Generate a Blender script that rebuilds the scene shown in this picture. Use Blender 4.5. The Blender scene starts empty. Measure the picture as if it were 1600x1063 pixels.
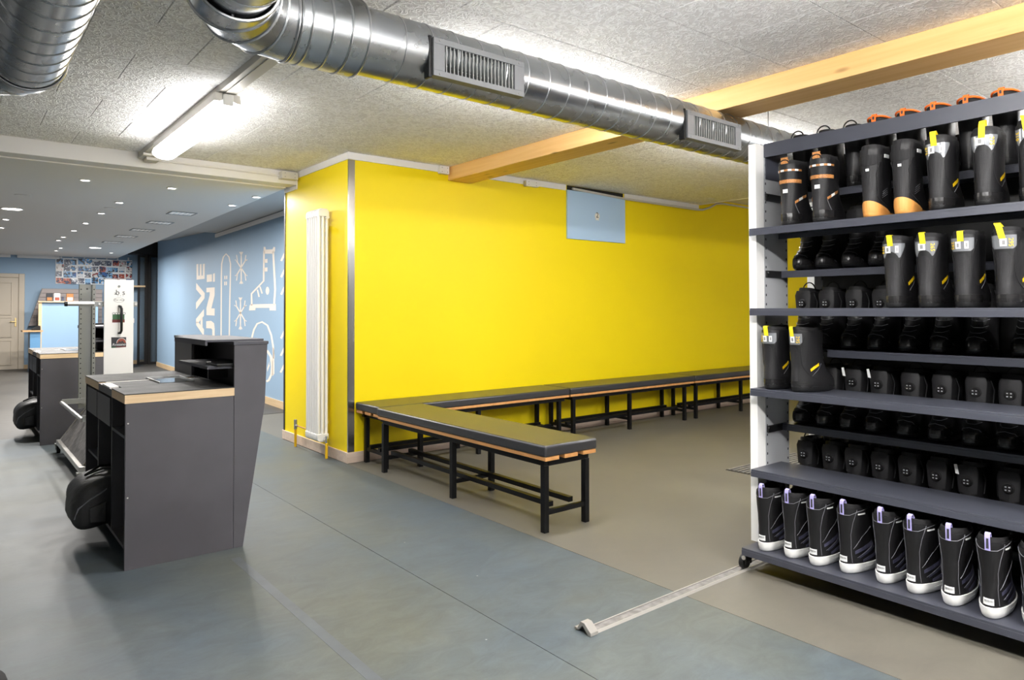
import bpy, bmesh, math, random
from mathutils import Vector, Matrix
PI = math.pi
rnd = random.Random(7)
S = bpy.context.scene
C = S.collection

# ------------------------------------------------------------------ camera
cam_data = bpy.data.cameras.new('camera')
cam = bpy.data.objects.new('camera', cam_data)
C.objects.link(cam)
yaw, pitch, roll = 0.892357957, 0.0173556277, -0.00164058463
fwd = Vector((math.cos(yaw) * math.cos(pitch), math.sin(yaw) * math.cos(pitch), math.sin(pitch)))
rgt = Vector((math.sin(yaw), -math.cos(yaw), 0.0))
upv = rgt.cross(fwd)
r2 = rgt * math.cos(roll) + upv * math.sin(roll)
u2 = -rgt * math.sin(roll) + upv * math.cos(roll)
M = Matrix.Identity(4)
for i in range(3):
    M[i][0], M[i][1], M[i][2] = r2[i], u2[i], -fwd[i]
M.translation = Vector((-2.62385, -5.46247, 1.30))
cam.matrix_world = M
cam_data.sensor_fit = 'HORIZONTAL'
cam_data.sensor_width = 36.0
cam_data.lens = 36.0 * 1088.21 / 1600.0
cam_data.shift_y = (464.007 - 531.5) / 1600.0
cam_data.clip_start = 0.05
S.camera = cam

# ------------------------------------------------------------------ world, exposure
W = bpy.data.worlds.new('world')
S.world = W
W.use_nodes = True
W.node_tree.nodes['Background'].inputs[0].default_value = (0.8, 0.85, 0.9, 1)
W.node_tree.nodes['Background'].inputs[1].default_value = 0.05
S.view_settings.view_transform = 'Standard'
S.view_settings.look = 'None'
S.view_settings.gamma = 1.0
S.view_settings.use_curve_mapping = False
S.view_settings.exposure = 1.12
try:
    S.cycles.use_denoising = True
    S.cycles.max_bounces = 10
    S.cycles.diffuse_bounces = 6
    S.cycles.sample_clamp_indirect = 6.0
    S.cycles.caustics_reflective = False
    S.cycles.caustics_refractive = False
except Exception:
    pass
LAMP = 22.0          # strength of the fluorescent diffusers
SPOT = 15.0           # watts of each small downlight

# ------------------------------------------------------------------ materials
def mat(name, col, rough=0.5, metal=0.0, var=0.0, scale=6.0, bump=0.0, bscale=60.0, spec=0.5,
        stretch=(1, 1, 1), col2=None, emit=0.0, ecol=None, trans=0.0, coat=0.0, detail=4.0, ior=1.45, distort=0.0, rvar=0.0, edge=None):
    m = bpy.data.materials.new(name)
    m.use_nodes = True
    nt = m.node_tree
    b = nt.nodes['Principled BSDF']
    b.inputs['Base Color'].default_value = (*col, 1)
    b.inputs['Roughness'].default_value = rough
    b.inputs['Metallic'].default_value = metal
    b.inputs['Specular IOR Level'].default_value = spec
    b.inputs['Transmission Weight'].default_value = trans
    b.inputs['Coat Weight'].default_value = coat
    b.inputs['IOR'].default_value = ior
    if emit:
        b.inputs['Emission Color'].default_value = (*(ecol or (1, 1, 1)), 1)
        b.inputs['Emission Strength'].default_value = emit
    if var or bump or col2 or rvar:
        geo = nt.nodes.new('ShaderNodeNewGeometry')
        mp = nt.nodes.new('ShaderNodeMapping')
        mp.inputs['Scale'].default_value = stretch
        nt.links.new(geo.outputs['Position'], mp.inputs['Vector'])
    if var or col2 or rvar:
        n = nt.nodes.new('ShaderNodeTexNoise')
        n.inputs['Scale'].default_value = scale
        n.inputs['Detail'].default_value = detail
        n.inputs['Distortion'].default_value = distort
        nt.links.new(mp.outputs[0], n.inputs['Vector'])
        if var or col2:
            r = nt.nodes.new('ShaderNodeValToRGB')
            c2 = col2 or tuple(min(1, c * (1 + var)) for c in col)
            c1 = col if col2 else tuple(c * (1 - var) for c in col)
            r.color_ramp.elements[0].position = 0.32
            r.color_ramp.elements[1].position = 0.68
            r.color_ramp.elements[0].color = (*c1, 1)
            r.color_ramp.elements[1].color = (*c2, 1)
            nt.links.new(n.outputs['Fac'], r.inputs['Fac'])
            nt.links.new(r.outputs['Color'], b.inputs['Base Color'])
        if rvar:
            mr = nt.nodes.new('ShaderNodeMapRange')
            mr.inputs['To Min'].default_value = max(0.02, rough - rvar)
            mr.inputs['To Max'].default_value = min(1, rough + rvar)
            nt.links.new(n.outputs['Fac'], mr.inputs['Value'])
            nt.links.new(mr.outputs[0], b.inputs['Roughness'])
    if bump:
        n2 = nt.nodes.new('ShaderNodeTexNoise')
        n2.inputs['Scale'].default_value = bscale
        n2.inputs['Detail'].default_value = 3.0
        n2.inputs['Distortion'].default_value = distort
        nt.links.new(mp.outputs[0], n2.inputs['Vector'])
        bp = nt.nodes.new('ShaderNodeBump')
        bp.inputs['Strength'].default_value = bump
        bp.inputs['Distance'].default_value = 0.01
        nt.links.new(n2.outputs['Fac'], bp.inputs['Height'])
        nt.links.new(bp.outputs['Normal'], b.inputs['Normal'])
    return m

def wood(name, c1, c2, rough=0.5, axis='y', knots=True, scale=1.0):
    m = bpy.data.materials.new(name)
    m.use_nodes = True
    nt = m.node_tree
    b = nt.nodes['Principled BSDF']
    b.inputs['Roughness'].default_value = rough
    geo = nt.nodes.new('ShaderNodeNewGeometry')
    mp = nt.nodes.new('ShaderNodeMapping')
    st = {'x': (0.6, 14, 14), 'y': (14, 0.6, 14), 'z': (14, 14, 0.6)}[axis]
    mp.inputs['Scale'].default_value = [s * scale for s in st]
    nt.links.new(geo.outputs['Position'], mp.inputs['Vector'])
    n = nt.nodes.new('ShaderNodeTexNoise')
    n.inputs['Scale'].default_value = 2.0
    n.inputs['Detail'].default_value = 6.0
    n.inputs['Distortion'].default_value = 0.6
    nt.links.new(mp.outputs[0], n.inputs['Vector'])
    r = nt.nodes.new('ShaderNodeValToRGB')
    r.color_ramp.elements[0].position = 0.3
    r.color_ramp.elements[1].position = 0.7
    r.color_ramp.elements[0].color = (*c1, 1)
    r.color_ramp.elements[1].color = (*c2, 1)
    nt.links.new(n.outputs['Fac'], r.inputs['Fac'])
    out = r.outputs['Color']
    if knots:
        v = nt.nodes.new('ShaderNodeTexVoronoi')
        mp2 = nt.nodes.new('ShaderNodeMapping')
        st2 = {'x': (2.2, 7, 7), 'y': (7, 2.2, 7), 'z': (7, 7, 2.2)}[axis]
        mp2.inputs['Scale'].default_value = st2
        nt.links.new(geo.outputs['Position'], mp2.inputs['Vector'])
        nt.links.new(mp2.outputs[0], v.inputs['Vector'])
        v.inputs['Scale'].default_value = 1.0
        kr = nt.nodes.new('ShaderNodeValToRGB')
        kr.color_ramp.elements[0].position = 0.04
        kr.color_ramp.elements[1].position = 0.13
        kr.color_ramp.elements[0].color = (0.42, 0.36, 0.3, 1)
        kr.color_ramp.elements[1].color = (1, 1, 1, 1)
        nt.links.new(v.outputs['Distance'], kr.inputs['Fac'])
        mx = nt.nodes.new('ShaderNodeMix')
        mx.data_type = 'RGBA'
        mx.blend_type = 'MULTIPLY'
        mx.inputs[0].default_value = 1.0
        nt.links.new(out, mx.inputs[6])
        nt.links.new(kr.outputs['Color'], mx.inputs[7])
        out = mx.outputs[2]
    nt.links.new(out, b.inputs['Base Color'])
    return m

Mt = {}
Mt['yellow'] = mat('yellow_paint', (0.92, 0.71, 0.003), 0.5, var=0.015, scale=1.2, bump=0.05, bscale=140, spec=0.35)
Mt['blue'] = mat('blue_paint', (0.255, 0.365, 0.49), 0.55, var=0.02, scale=1.0, spec=0.35)
Mt['blue_pale'] = mat('pale_blue_board', (0.43, 0.60, 0.82), 0.5, spec=0.35)
Mt['blue_board'] = mat('blue_display_board', (0.30, 0.45, 0.62), 0.5)
Mt['blue_dark'] = mat('blue_cabinet', (0.12, 0.28, 0.48), 0.5)
Mt['cream'] = mat('cream_wall_print', (0.74, 0.66, 0.58), 0.6)
Mt['white'] = mat('white_paint', (0.80, 0.78, 0.76), 0.5)
Mt['white_gloss'] = mat('white_enamel', (0.90, 0.885, 0.86), 0.3)
Mt['rack_white'] = mat('white_powder_coat', (0.86, 0.85, 0.83), 0.4)
Mt['grey_wall'] = mat('grey_wall_paint', (0.55, 0.54, 0.53), 0.7)
Mt['ceil_plain'] = mat('plain_grey_ceiling', (0.84, 0.81, 0.77), 0.75)
Mt['soffit'] = mat('soffit_paint', (0.55, 0.54, 0.52), 0.75)
Mt['base_wood'] = wood('pale_skirting_wood', (0.60, 0.47, 0.38), (0.70, 0.57, 0.47), 0.5, 'x', False)
Mt['tan_wood'] = wood('tan_skirting_wood', (0.50, 0.36, 0.20), (0.60, 0.44, 0.27), 0.5, 'y', False)
Mt['beam'] = wood('spruce_beam', (0.72, 0.42, 0.15), (0.82, 0.53, 0.22), 0.55, 'y', True)
Mt['slat_wood'] = wood('orange_slat_wood', (0.55, 0.25, 0.08), (0.68, 0.34, 0.12), 0.45, 'y', False)
Mt['ply'] = wood('plywood_edge', (0.66, 0.46, 0.26), (0.80, 0.60, 0.37), 0.5, 'x', False, 3.0)
Mt['ply_dark'] = wood('plywood_end_grain', (0.42, 0.24, 0.11), (0.62, 0.40, 0.2), 0.5, 'y', False, 4.0)
Mt['anth'] = mat('anthracite_board', (0.073, 0.0695, 0.078), 0.48, var=0.16, scale=2.2, spec=0.4)
Mt['anth2'] = mat('anthracite_edge', (0.080, 0.080, 0.092), 0.6, spec=0.25)
Mt['mat_black'] = mat('black_rubber_top', (0.040, 0.038, 0.037), 0.62, var=0.5, scale=9, bump=0.3, bscale=220, spec=0.3)
Mt['shelf'] = mat('blue_grey_steel', (0.046, 0.049, 0.064), 0.38, spec=0.5, var=0.06, scale=3)
Mt['steel_grey'] = mat('grey_steel', (0.30, 0.31, 0.31), 0.4, metal=0.3)
Mt['galv_grey'] = mat('grey_powder_steel', (0.30, 0.31, 0.30), 0.45, metal=0.2)
Mt['inner_grey'] = mat('galvanised_panel', (0.50, 0.51, 0.53), 0.38, metal=0.25)
Mt['duct'] = mat('galvanised_duct', (0.44, 0.46, 0.48), 0.27, metal=1.0, rvar=0.1, scale=7, bump=0.04, bscale=9)
Mt['duct_seam'] = mat('duct_seam_metal', (0.62, 0.63, 0.65), 0.3, metal=1.0)
Mt['grille'] = mat('grille_metal', (0.20, 0.205, 0.215), 0.5, metal=0.3)
Mt['steel'] = mat('brushed_steel', (0.36, 0.355, 0.345), 0.24, metal=1.0, rvar=0.12, scale=14, stretch=(1, 1, 0.15))
Mt['alu'] = mat('aluminium', (0.62, 0.60, 0.57), 0.35, metal=0.85, rvar=0.1, scale=20)
Mt['alu_dirty'] = mat('worn_aluminium', (0.20, 0.19, 0.185), 0.5, metal=0.25, var=0.3, scale=26)
Mt['track'] = mat('cream_track_metal', (0.36, 0.34, 0.31), 0.4, metal=0.3)
Mt['chrome'] = mat('chrome', (0.7, 0.7, 0.7), 0.12, metal=1.0)
Mt['brass'] = mat('brass', (0.55, 0.42, 0.2), 0.3, metal=1.0)
Mt['black'] = mat('black_plastic', (0.009, 0.009, 0.0095), 0.4, spec=0.4)
Mt['black_metal'] = mat('black_bench_metal', (0.005, 0.005, 0.0055), 0.42, spec=0.22)
Mt['dark_void'] = mat('dark_cavity', (0.012, 0.011, 0.012), 0.9)
Mt['vinyl'] = mat('black_vinyl_upholstery', (0.026, 0.026, 0.029), 0.34, bump=0.05, bscale=320, spec=0.9)
Mt['pipe_yellow'] = mat('yellow_painted_pipe', (0.80, 0.48, 0.01), 0.4)
Mt['bronze'] = mat('dark_bronze_aluminium', (0.020, 0.018, 0.017), 0.4, metal=0.2)
Mt['glass'] = mat('tinted_glass', (0.62, 0.70, 0.74), 0.03, trans=0.92, ior=1.3)
Mt['acrylic'] = mat('clear_acrylic', (0.9, 0.92, 0.92), 0.08, trans=0.75, ior=1.3)
Mt['door'] = mat('beige_door_paint', (0.47, 0.41, 0.33), 0.45)
Mt['slatwall'] = mat('taupe_slatwall', (0.30, 0.26, 0.25), 0.55)
Mt['fabric_black'] = mat('black_nylon', (0.012, 0.012, 0.013), 0.5, bump=0.25, bscale=45, spec=0.6)
Mt['boot'] = mat('black_boot_leather', (0.0080, 0.0077, 0.0086), 0.48, bump=0.08, bscale=190, spec=0.36)
Mt['boot_soft'] = mat('black_boot_fabric', (0.006, 0.0055, 0.0065), 0.75)
Mt['boot_gloss'] = mat('black_rubber_toe', (0.0115, 0.011, 0.0115), 0.27, spec=0.5)
Mt['boot_grey'] = mat('charcoal_boot_panel', (0.0125, 0.0120, 0.0135), 0.52, bump=0.2, bscale=420, spec=0.36)
Mt['boot_navy'] = mat('slate_boot_stripe', (0.05, 0.05, 0.085), 0.45)
Mt['piping'] = mat('grey_boot_piping', (0.16, 0.16, 0.18), 0.5)
Mt['sole_white'] = mat('white_rubber_sole', (0.86, 0.85, 0.83), 0.55, var=0.06, scale=30)
Mt['label'] = mat('white_sticker', (0.80, 0.80, 0.80), 0.5)
Mt['ink'] = mat('dark_print', (0.03, 0.03, 0.035), 0.6)
Mt['ink_grey'] = mat('grey_print', (0.22, 0.22, 0.22), 0.6)
Mt['silver'] = mat('clear_heel_window', (0.30, 0.31, 0.33), 0.18, metal=0.5, rvar=0.08, scale=40)
Mt['tab_yellow'] = mat('yellow_webbing', (0.80, 0.62, 0.01), 0.6)
Mt['num_yellow'] = mat('yellow_print', (0.72, 0.48, 0.0), 0.6)
Mt['orange'] = mat('orange_webbing', (0.85, 0.16, 0.015), 0.55)
Mt['copper'] = mat('copper_brown_band', (0.40, 0.17, 0.05), 0.5, var=0.5, scale=260)
Mt['tan'] = mat('tan_rubber_heel', (0.62, 0.28, 0.07), 0.5)
Mt['lilac'] = mat('lilac_webbing', (0.42, 0.38, 0.72), 0.6)
Mt['cable'] = mat('steel_lace', (0.55, 0.55, 0.57), 0.3, metal=0.6)
Mt['maroon'] = mat('maroon_print', (0.14, 0.02, 0.02), 0.5)
Mt['green'] = mat('green_print', (0.04, 0.12, 0.05), 0.5)
Mt['rust'] = mat('rust_print', (0.32, 0.07, 0.04), 0.5)
Mt['lamp'] = mat('lit_diffuser', (0.9, 0.9, 0.9), 0.4, emit=LAMP, ecol=(1.0, 0.985, 0.965))
Mt['lamp_boosted'] = mat('lit_boosted_diffuser', (0.9, 0.9, 0.9), 0.4, emit=LAMP * 2.1, ecol=(1.0, 0.985, 0.965))  # unseen lamps boosted above the visible one to fill the room
Mt['lamp_reduced'] = mat('lit_reduced_diffuser', (0.9, 0.9, 0.9), 0.4, emit=LAMP * 0.7, ecol=(1.0, 0.985, 0.965))  # visible lamp set weaker than the unseen ones
Mt['lamp_mid'] = mat('lit_white_diffuser', (0.9, 0.9, 0.9), 0.4, emit=LAMP * 1.25, ecol=(1.0, 0.985, 0.965))
Mt['lamp_small'] = mat('lit_downlight', (0.9, 0.9, 0.9), 0.4, emit=9.0, ecol=(1.0, 0.97, 0.92))
Mt['lamp_dim'] = mat('louvre_light', (0.6, 0.6, 0.6), 0.3, emit=0.10, ecol=(1.0, 0.97, 0.92))
Mt['opal'] = mat('opal_end_cap', (0.7, 0.69, 0.66), 0.4)
Mt['beige'] = mat('beige_trunking', (0.62, 0.59, 0.54), 0.5)

def ceiling_material():
    m = bpy.data.materials.new('rough_worm_plaster')
    m.use_nodes = True
    nt = m.node_tree
    N, L = nt.nodes.new, nt.links.new
    b = nt.nodes['Principled BSDF']
    b.inputs['Roughness'].default_value = 0.85
    b.inputs['Specular IOR Level'].default_value = 0.25
    geo = N('ShaderNodeNewGeometry')
    n = N('ShaderNodeTexNoise')
    n.inputs['Scale'].default_value = 21.0
    n.inputs['Detail'].default_value = 2.0
    n.inputs['Roughness'].default_value = 0.55
    n.inputs['Distortion'].default_value = 1.2
    L(geo.outputs['Position'], n.inputs['Vector'])
    r = N('ShaderNodeValToRGB')          # raised worm-like ridges along the noise mid-line
    cr = r.color_ramp
    cr.elements[0].position = 0.36
    cr.elements[1].position = 0.66
    cr.elements[0].color = (0.12, 0.12, 0.12, 1)
    cr.elements[1].color = (0.15, 0.15, 0.15, 1)
    for p_, v_ in ((0.44, 0.30), (0.485, 1.0), (0.515, 1.0), (0.56, 0.35)):
        e = cr.elements.new(p_)
        e.color = (v_, v_, v_, 1)
    L(n.outputs['Fac'], r.inputs['Fac'])
    n3 = N('ShaderNodeTexNoise')
    n3.inputs['Scale'].default_value = 90.0
    n3.inputs['Detail'].default_value = 3.0
    L(geo.outputs['Position'], n3.inputs['Vector'])
    hsum = N('ShaderNodeMath')
    hsum.operation = 'MULTIPLY_ADD'
    L(n3.outputs['Fac'], hsum.inputs[0])
    hsum.inputs[1].default_value = 0.55
    L(r.outputs['Color'], hsum.inputs[2])
    c = N('ShaderNodeValToRGB')
    c.color_ramp.elements[0].position = 0.35
    c.color_ramp.elements[1].position = 1.15
    c.color_ramp.elements[0].color = (0.76, 0.745, 0.735, 1)  # hollows darker, ridges paler: relief shading put into the colour
    c.color_ramp.elements[1].color = (0.97, 0.965, 0.96, 1)
    L(hsum.outputs[0], c.inputs['Fac'])
    L(c.outputs['Color'], b.inputs['Base Color'])
    bp = N('ShaderNodeBump')
    bp.inputs['Strength'].default_value = 0.8
    bp.inputs['Distance'].default_value = 0.006
    L(hsum.outputs[0], bp.inputs['Height'])
    L(bp.outputs['Normal'], b.inputs['Normal'])
    return m
Mt['ceiling'] = ceiling_material()

def floor_material(name, ca, cb, speck, lo=0.72, hi=1.22):
    m = bpy.data.materials.new(name)
    m.use_nodes = True
    nt = m.node_tree
    N, L = nt.nodes.new, nt.links.new
    b = nt.nodes['Principled BSDF']
    b.inputs['Specular IOR Level'].default_value = 0.35
    geo = N('ShaderNodeNewGeometry')
    def noise(scale, detail, rough, dist=0.3, stretch=None):
        n = N('ShaderNodeTexNoise')
        n.inputs['Scale'].default_value = scale
        n.inputs['Detail'].default_value = detail
        n.inputs['Roughness'].default_value = rough
        n.inputs['Distortion'].default_value = dist
        src = geo.outputs['Position']
        if stretch:
            mp = N('ShaderNodeMapping')
            mp.inputs['Scale'].default_value = stretch
            L(src, mp.inputs['Vector'])
            src = mp.outputs[0]
        L(src, n.inputs['Vector'])
        return n
    big = noise(0.9, 4, 0.55)
    r = N('ShaderNodeValToRGB')
    r.color_ramp.elements[0].position = 0.38
    r.color_ramp.elements[1].position = 0.62
    r.color_ramp.elements[0].color = (*ca, 1)
    r.color_ramp.elements[1].color = (*cb, 1)
    L(big.outputs['Fac'], r.inputs['Fac'])
    fine = noise(7.0, 12, 0.78, 0.8, (0.8, 1.5, 1))
    f = N('ShaderNodeMapRange')
    f.inputs['From Min'].default_value = 0.3
    f.inputs['From Max'].default_value = 0.7
    f.inputs['To Min'].default_value = lo
    f.inputs['To Max'].default_value = hi
    L(fine.outputs['Fac'], f.inputs['Value'])
    mul = N('ShaderNodeMix')
    mul.data_type = 'RGBA'
    mul.blend_type = 'MULTIPLY'
    mul.inputs[0].default_value = 1.0
    L(r.outputs['Color'], mul.inputs[6])
    L(f.outputs[0], mul.inputs[7])
    v = N('ShaderNodeTexVoronoi')
    v.inputs['Scale'].default_value = 3.2
    L(geo.outputs['Position'], v.inputs['Vector'])
    k = N('ShaderNodeValToRGB')
    k.color_ramp.elements[0].position = 0.010
    k.color_ramp.elements[1].position = 0.016
    k.color_ramp.elements[0].color = (1, 1, 1, 1)
    k.color_ramp.elements[1].color = (0, 0, 0, 1)
    L(v.outputs['Distance'], k.inputs['Fac'])
    mx = N('ShaderNodeMix')
    mx.data_type = 'RGBA'
    L(k.outputs['Color'], mx.inputs[0])
    L(mul.outputs[2], mx.inputs[6])
    mx.inputs[7].default_value = (*speck, 1)
    L(mx.outputs[2], b.inputs['Base Color'])
    mr = N('ShaderNodeMapRange')
    mr.inputs['To Min'].default_value = 0.40
    mr.inputs['To Max'].default_value = 0.62
    L(fine.outputs['Fac'], mr.inputs['Value'])
    L(mr.outputs[0], b.inputs['Roughness'])
    return m
Mt['floor_blue'] = floor_material('blue_grey_linoleum', (0.066, 0.084, 0.098), (0.088, 0.096, 0.086), (0.26, 0.27, 0.27), 0.70, 1.28)
Mt['floor_grey'] = floor_material('taupe_linoleum', (0.112, 0.103, 0.086), (0.128, 0.119, 0.096), (0.3, 0.29, 0.27), 0.85, 1.12)
Mt['floor_brown'] = floor_material('brown_grey_linoleum', (0.058, 0.053, 0.047), (0.074, 0.068, 0.059), (0.25, 0.24, 0.22), 0.8, 1.15)
Mt['floor_line'] = mat('faded_floor_tape', (0.081, 0.092, 0.105), 0.5, var=0.12, scale=8)

# ------------------------------------------------------------------ mesh builder
class MB:
    def __init__(s):
        s.v = []
        s.f = []
    def add(s, vs, fs):
        o = len(s.v)
        s.v += [tuple(p) for p in vs]
        s.f += [tuple(o + i for i in f) for f in fs]
        return s
    def box(s, x0, x1, y0, y1, z0, z1):
        vs = [(x, y, z) for z in (z0, z1) for y in (y0, y1) for x in (x0, x1)]
        return s.add(vs, [(0, 2, 3, 1), (4, 5, 7, 6), (0, 1, 5, 4), (2, 6, 7, 3), (0, 4, 6, 2), (1, 3, 7, 5)])
    def prism(s, pts, axis, a, b):
        """polygon pts in the plane perpendicular to axis, extruded from a to b"""
        def P(p, h):
            return {'x': (h, p[0], p[1]), 'y': (p[0], h, p[1]), 'z': (p[0], p[1], h)}[axis]
        n = len(pts)
        vs = [P(p, a) for p in pts] + [P(p, b) for p in pts]
        fs = [tuple(range(n))[::-1], tuple(range(n, 2 * n))]
        fs += [(i, (i + 1) % n, n + (i + 1) % n, n + i) for i in range(n)]
        return s.add(vs, fs)
    def rings(s, rs, cap0=True, cap1=True, close=True):
        n = len(rs[0])
        o = len(s.v)
        for r in rs:
            s.v += [tuple(p) for p in r]
        for k in range(len(rs) - 1):
            for i in range(n if close else n - 1):
                j = (i + 1) % n
                s.f.append((o + k * n + i, o + k * n + j, o + (k + 1) * n + j, o + (k + 1) * n + i))
        if cap0:
            s.f.append(tuple(o + i for i in range(n))[::-1])
        if cap1:
            s.f.append(tuple(o + (len(rs) - 1) * n + i for i in range(n)))
        return s
    def tube(s, pts, r, n=8, caps=True):
        pts = [Vector(p) for p in pts]
        rs = []
        prev = None
        for i, p in enumerate(pts):
            d = (pts[min(i + 1, len(pts) - 1)] - pts[max(i - 1, 0)]).normalized()
            if prev is None:
                a = Vector((0, 0, 1)) if abs(d.z) < 0.9 else Vector((1, 0, 0))
                prev = (a - d * a.dot(d)).normalized()
            else:
                prev = (prev - d * prev.dot(d)).normalized()
            q = d.cross(prev)
            rr = r[i] if isinstance(r, (list, tuple)) else r
            rs.append([p + prev * (rr * math.cos(2 * PI * k / n)) + q * (rr * math.sin(2 * PI * k / n)) for k in range(n)])
        return s.rings(rs, caps, caps)
    def cyl(s, p0, p1, r, n=16):
        return s.tube([p0, p1], r, n)
    def torus(s, c, axis, R, r, n=28, m=6):
        c = Vector(c)
        ax = {'x': (Vector((0, 1, 0)), Vector((0, 0, 1)), Vector((1, 0, 0))), 'y': (Vector((1, 0, 0)), Vector((0, 0, 1)), Vector((0, 1, 0))),
              'z': (Vector((1, 0, 0)), Vector((0, 1, 0)), Vector((0, 0, 1)))}[axis] if isinstance(axis, str) else axis
        o = len(s.v)
        for i in range(n):
            t = 2 * PI * i / n
            d = ax[0] * math.cos(t) + ax[1] * math.sin(t)
            for k in range(m):
                u = 2 * PI * k / m
                s.v.append(tuple(c + d * (R + r * math.cos(u)) + ax[2] * (r * math.sin(u))))
        for i in range(n):
            for k in range(m):
                s.f.append((o + i * m + k, o + ((i + 1) % n) * m + k, o + ((i + 1) % n) * m + (k + 1) % m, o + i * m + (k + 1) % m))
        return s

ORIGIN = {}
def build(name, mb, m, parent=None, bevel=0.0, smooth=False, local=False, seg=2):
    me = bpy.data.meshes.new(name)
    off = Vector((0, 0, 0)) if (parent is None or local) else ORIGIN.get(parent.name, Vector((0, 0, 0)))
    me.from_pydata([tuple(Vector(v) - off) for v in mb.v], [], mb.f)
    bm = bmesh.new()
    bm.from_mesh(me)
    bmesh.ops.recalc_face_normals(bm, faces=bm.faces)
    bm.to_mesh(me)
    bm.free()
    me.materials.append(m)
    o = bpy.data.objects.new(name, me)
    C.objects.link(o)
    if parent is not None:
        o.parent = parent
        ORIGIN[o.name] = off if not local else ORIGIN.get(parent.name, Vector((0, 0, 0)))
    else:
        ORIGIN[o.name] = Vector((0, 0, 0))
    if bevel:
        b = o.modifiers.new('bevel', 'BEVEL')
        b.width = bevel
        b.segments = seg
        b.limit_method = 'ANGLE'
        b.angle_limit = math.radians(40)
    if smooth:
        me.polygons.foreach_set('use_smooth', [True] * len(me.polygons))
        try:
            me.set_sharp_from_angle(angle=math.radians(45))
        except Exception:
            pass
    return o

def thing(name, label, cat, loc=(0, 0, 0), rotz=0.0, group=None):
    o = bpy.data.objects.new(name, None)
    o.empty_display_size = 0.1
    C.objects.link(o)
    o.location = loc
    o.rotation_euler = (0, 0, rotz)
    o['label'] = label
    o['category'] = cat
    if group:
        o['group'] = group
    ORIGIN[o.name] = Vector(loc)
    return o

def tag(o, label, cat, group=None):
    o['label'] = label
    o['category'] = cat
    if group:
        o['group'] = group
    return o

def struct(name, mb, m, parent=None, bevel=0.0, smooth=False):
    o = build(name, mb, m, parent, bevel, smooth)
    if parent is None:
        o['kind'] = 'structure'
    return o

def kids(o):
    return [c for c in bpy.data.objects if c.parent == o]

def dup(root, loc, rotz=None, label=None, group=None, name=None):
    r = root.copy()
    C.objects.link(r)
    r.location = loc
    if rotz is not None:
        r.rotation_euler = (0, 0, rotz)
    if label:
        r['label'] = label
    if group:
        r['group'] = group
    ORIGIN[r.name] = Vector(loc)
    for ch in list(root.children):
        c = ch.copy()
        C.objects.link(c)
        c.parent = r
        for g in list(ch.children):
            d = g.copy()
            C.objects.link(d)
            d.parent = c
    return r

def clone(o, parent, matrix=None):
    c = o.copy()
    C.objects.link(c)
    c.parent = parent
    if matrix is not None:
        c.matrix_local = matrix
    return c

def text_mesh(txt, size, depth=0.0006, shear=0.0):
    cu = bpy.data.curves.new('lettering', 'FONT')
    cu.body = txt
    cu.size = size
    cu.extrude = depth
    cu.shear = shear
    cu.align_x = 'CENTER'
    cu.align_y = 'CENTER'
    cu.resolution_u = 2
    o = bpy.data.objects.new('lettering', cu)
    C.objects.link(o)
    dg = bpy.context.evaluated_depsgraph_get()
    me = bpy.data.meshes.new_from_object(o.evaluated_get(dg))
    bpy.data.objects.remove(o)
    bpy.data.curves.remove(cu)
    return me

def text_obj(name, txt, size, m, parent, matrix, depth=0.0006, shear=0.0):
    me = text_mesh(txt, size, depth, shear)
    me.materials.clear()
    me.materials.append(m)
    o = bpy.data.objects.new(name, me)
    C.objects.link(o)
    o.parent = parent
    o.matrix_local = matrix
    return o

def frame(p, xdir, ydir):
    """matrix whose local x runs along xdir, y along ydir, at p"""
    x = Vector(xdir).normalized()
    z = x.cross(Vector(ydir)).normalized()
    y = z.cross(x)
    m = Matrix.Identity(4)
    for i in range(3):
        m[i][0], m[i][1], m[i][2] = x[i], y[i], z[i]
    m.translation = Vector(p)
    return m

NTH = ['first', 'second', 'third', 'fourth', 'fifth', 'sixth', 'seventh', 'eighth', 'ninth', 'tenth', 'eleventh', 'twelfth']
# ================================================================== SETTING
CEIL = 2.635
# floor: a sub-floor with linoleum sheets laid on it
fl = struct('floor', MB().box(-7, 9.4, -9.2, 13.4, -0.12, -0.004), Mt['floor_grey'])
g = 0.0015
build('linoleum_sheet', MB().box(-0.022 + g, 9.2, -9, 0.2, -0.004, 0.0), Mt['floor_grey'], fl)
build('linoleum_sheet', MB().box(-0.847 + g, -0.022 - g, -9, 3.2, -0.004, 0.0), Mt['floor_blue'], fl)
build('linoleum_sheet', MB().box(-2.85 + g, -0.847 - g, -9, 3.2, -0.004, 0.0), Mt['floor_blue'], fl)
build('linoleum_sheet', MB().box(-4.85 + g, -2.85 - g, -9, 3.2, -0.004, 0.0), Mt['floor_blue'], fl)
build('linoleum_sheet', MB().box(-6.9, -4.85 - g, -9, 3.2, -0.004, 0.0), Mt['floor_blue'], fl)
build('linoleum_sheet', MB().box(-6.9, -0.847 - g, 3.2 + 2 * g, 13.2, -0.004, 0.0), Mt['floor_brown'], fl)
build('linoleum_sheet', MB().box(-0.847 + g, 1.6, 3.2 + 2 * g, 13.2, -0.004, 0.0), Mt['floor_brown'], fl)
build('tape_mark', MB().box(-1.475, -1.43, -5.2, -1.7, 0.0, 0.0006), Mt['floor_line'], fl)
# floor grate by the rack
gr = thing('floor_grate', 'dark ribbed floor mat set in the taupe floor behind the shoe rack', 'floor mat', (2.25, -2.62, 0))
build('mat_base', MB().box(2.25, 3.3, -2.85, -2.155, 0.0, 0.003), Mt['black'], gr)
rb = MB()
for k in range(17):
    y = -2.84 + k * 0.041
    rb.box(2.26, 3.29, y, y + 0.022, 0.003, 0.007)
build('rib', rb, Mt['alu_dirty'], gr)['kind'] = 'stuff'

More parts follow.
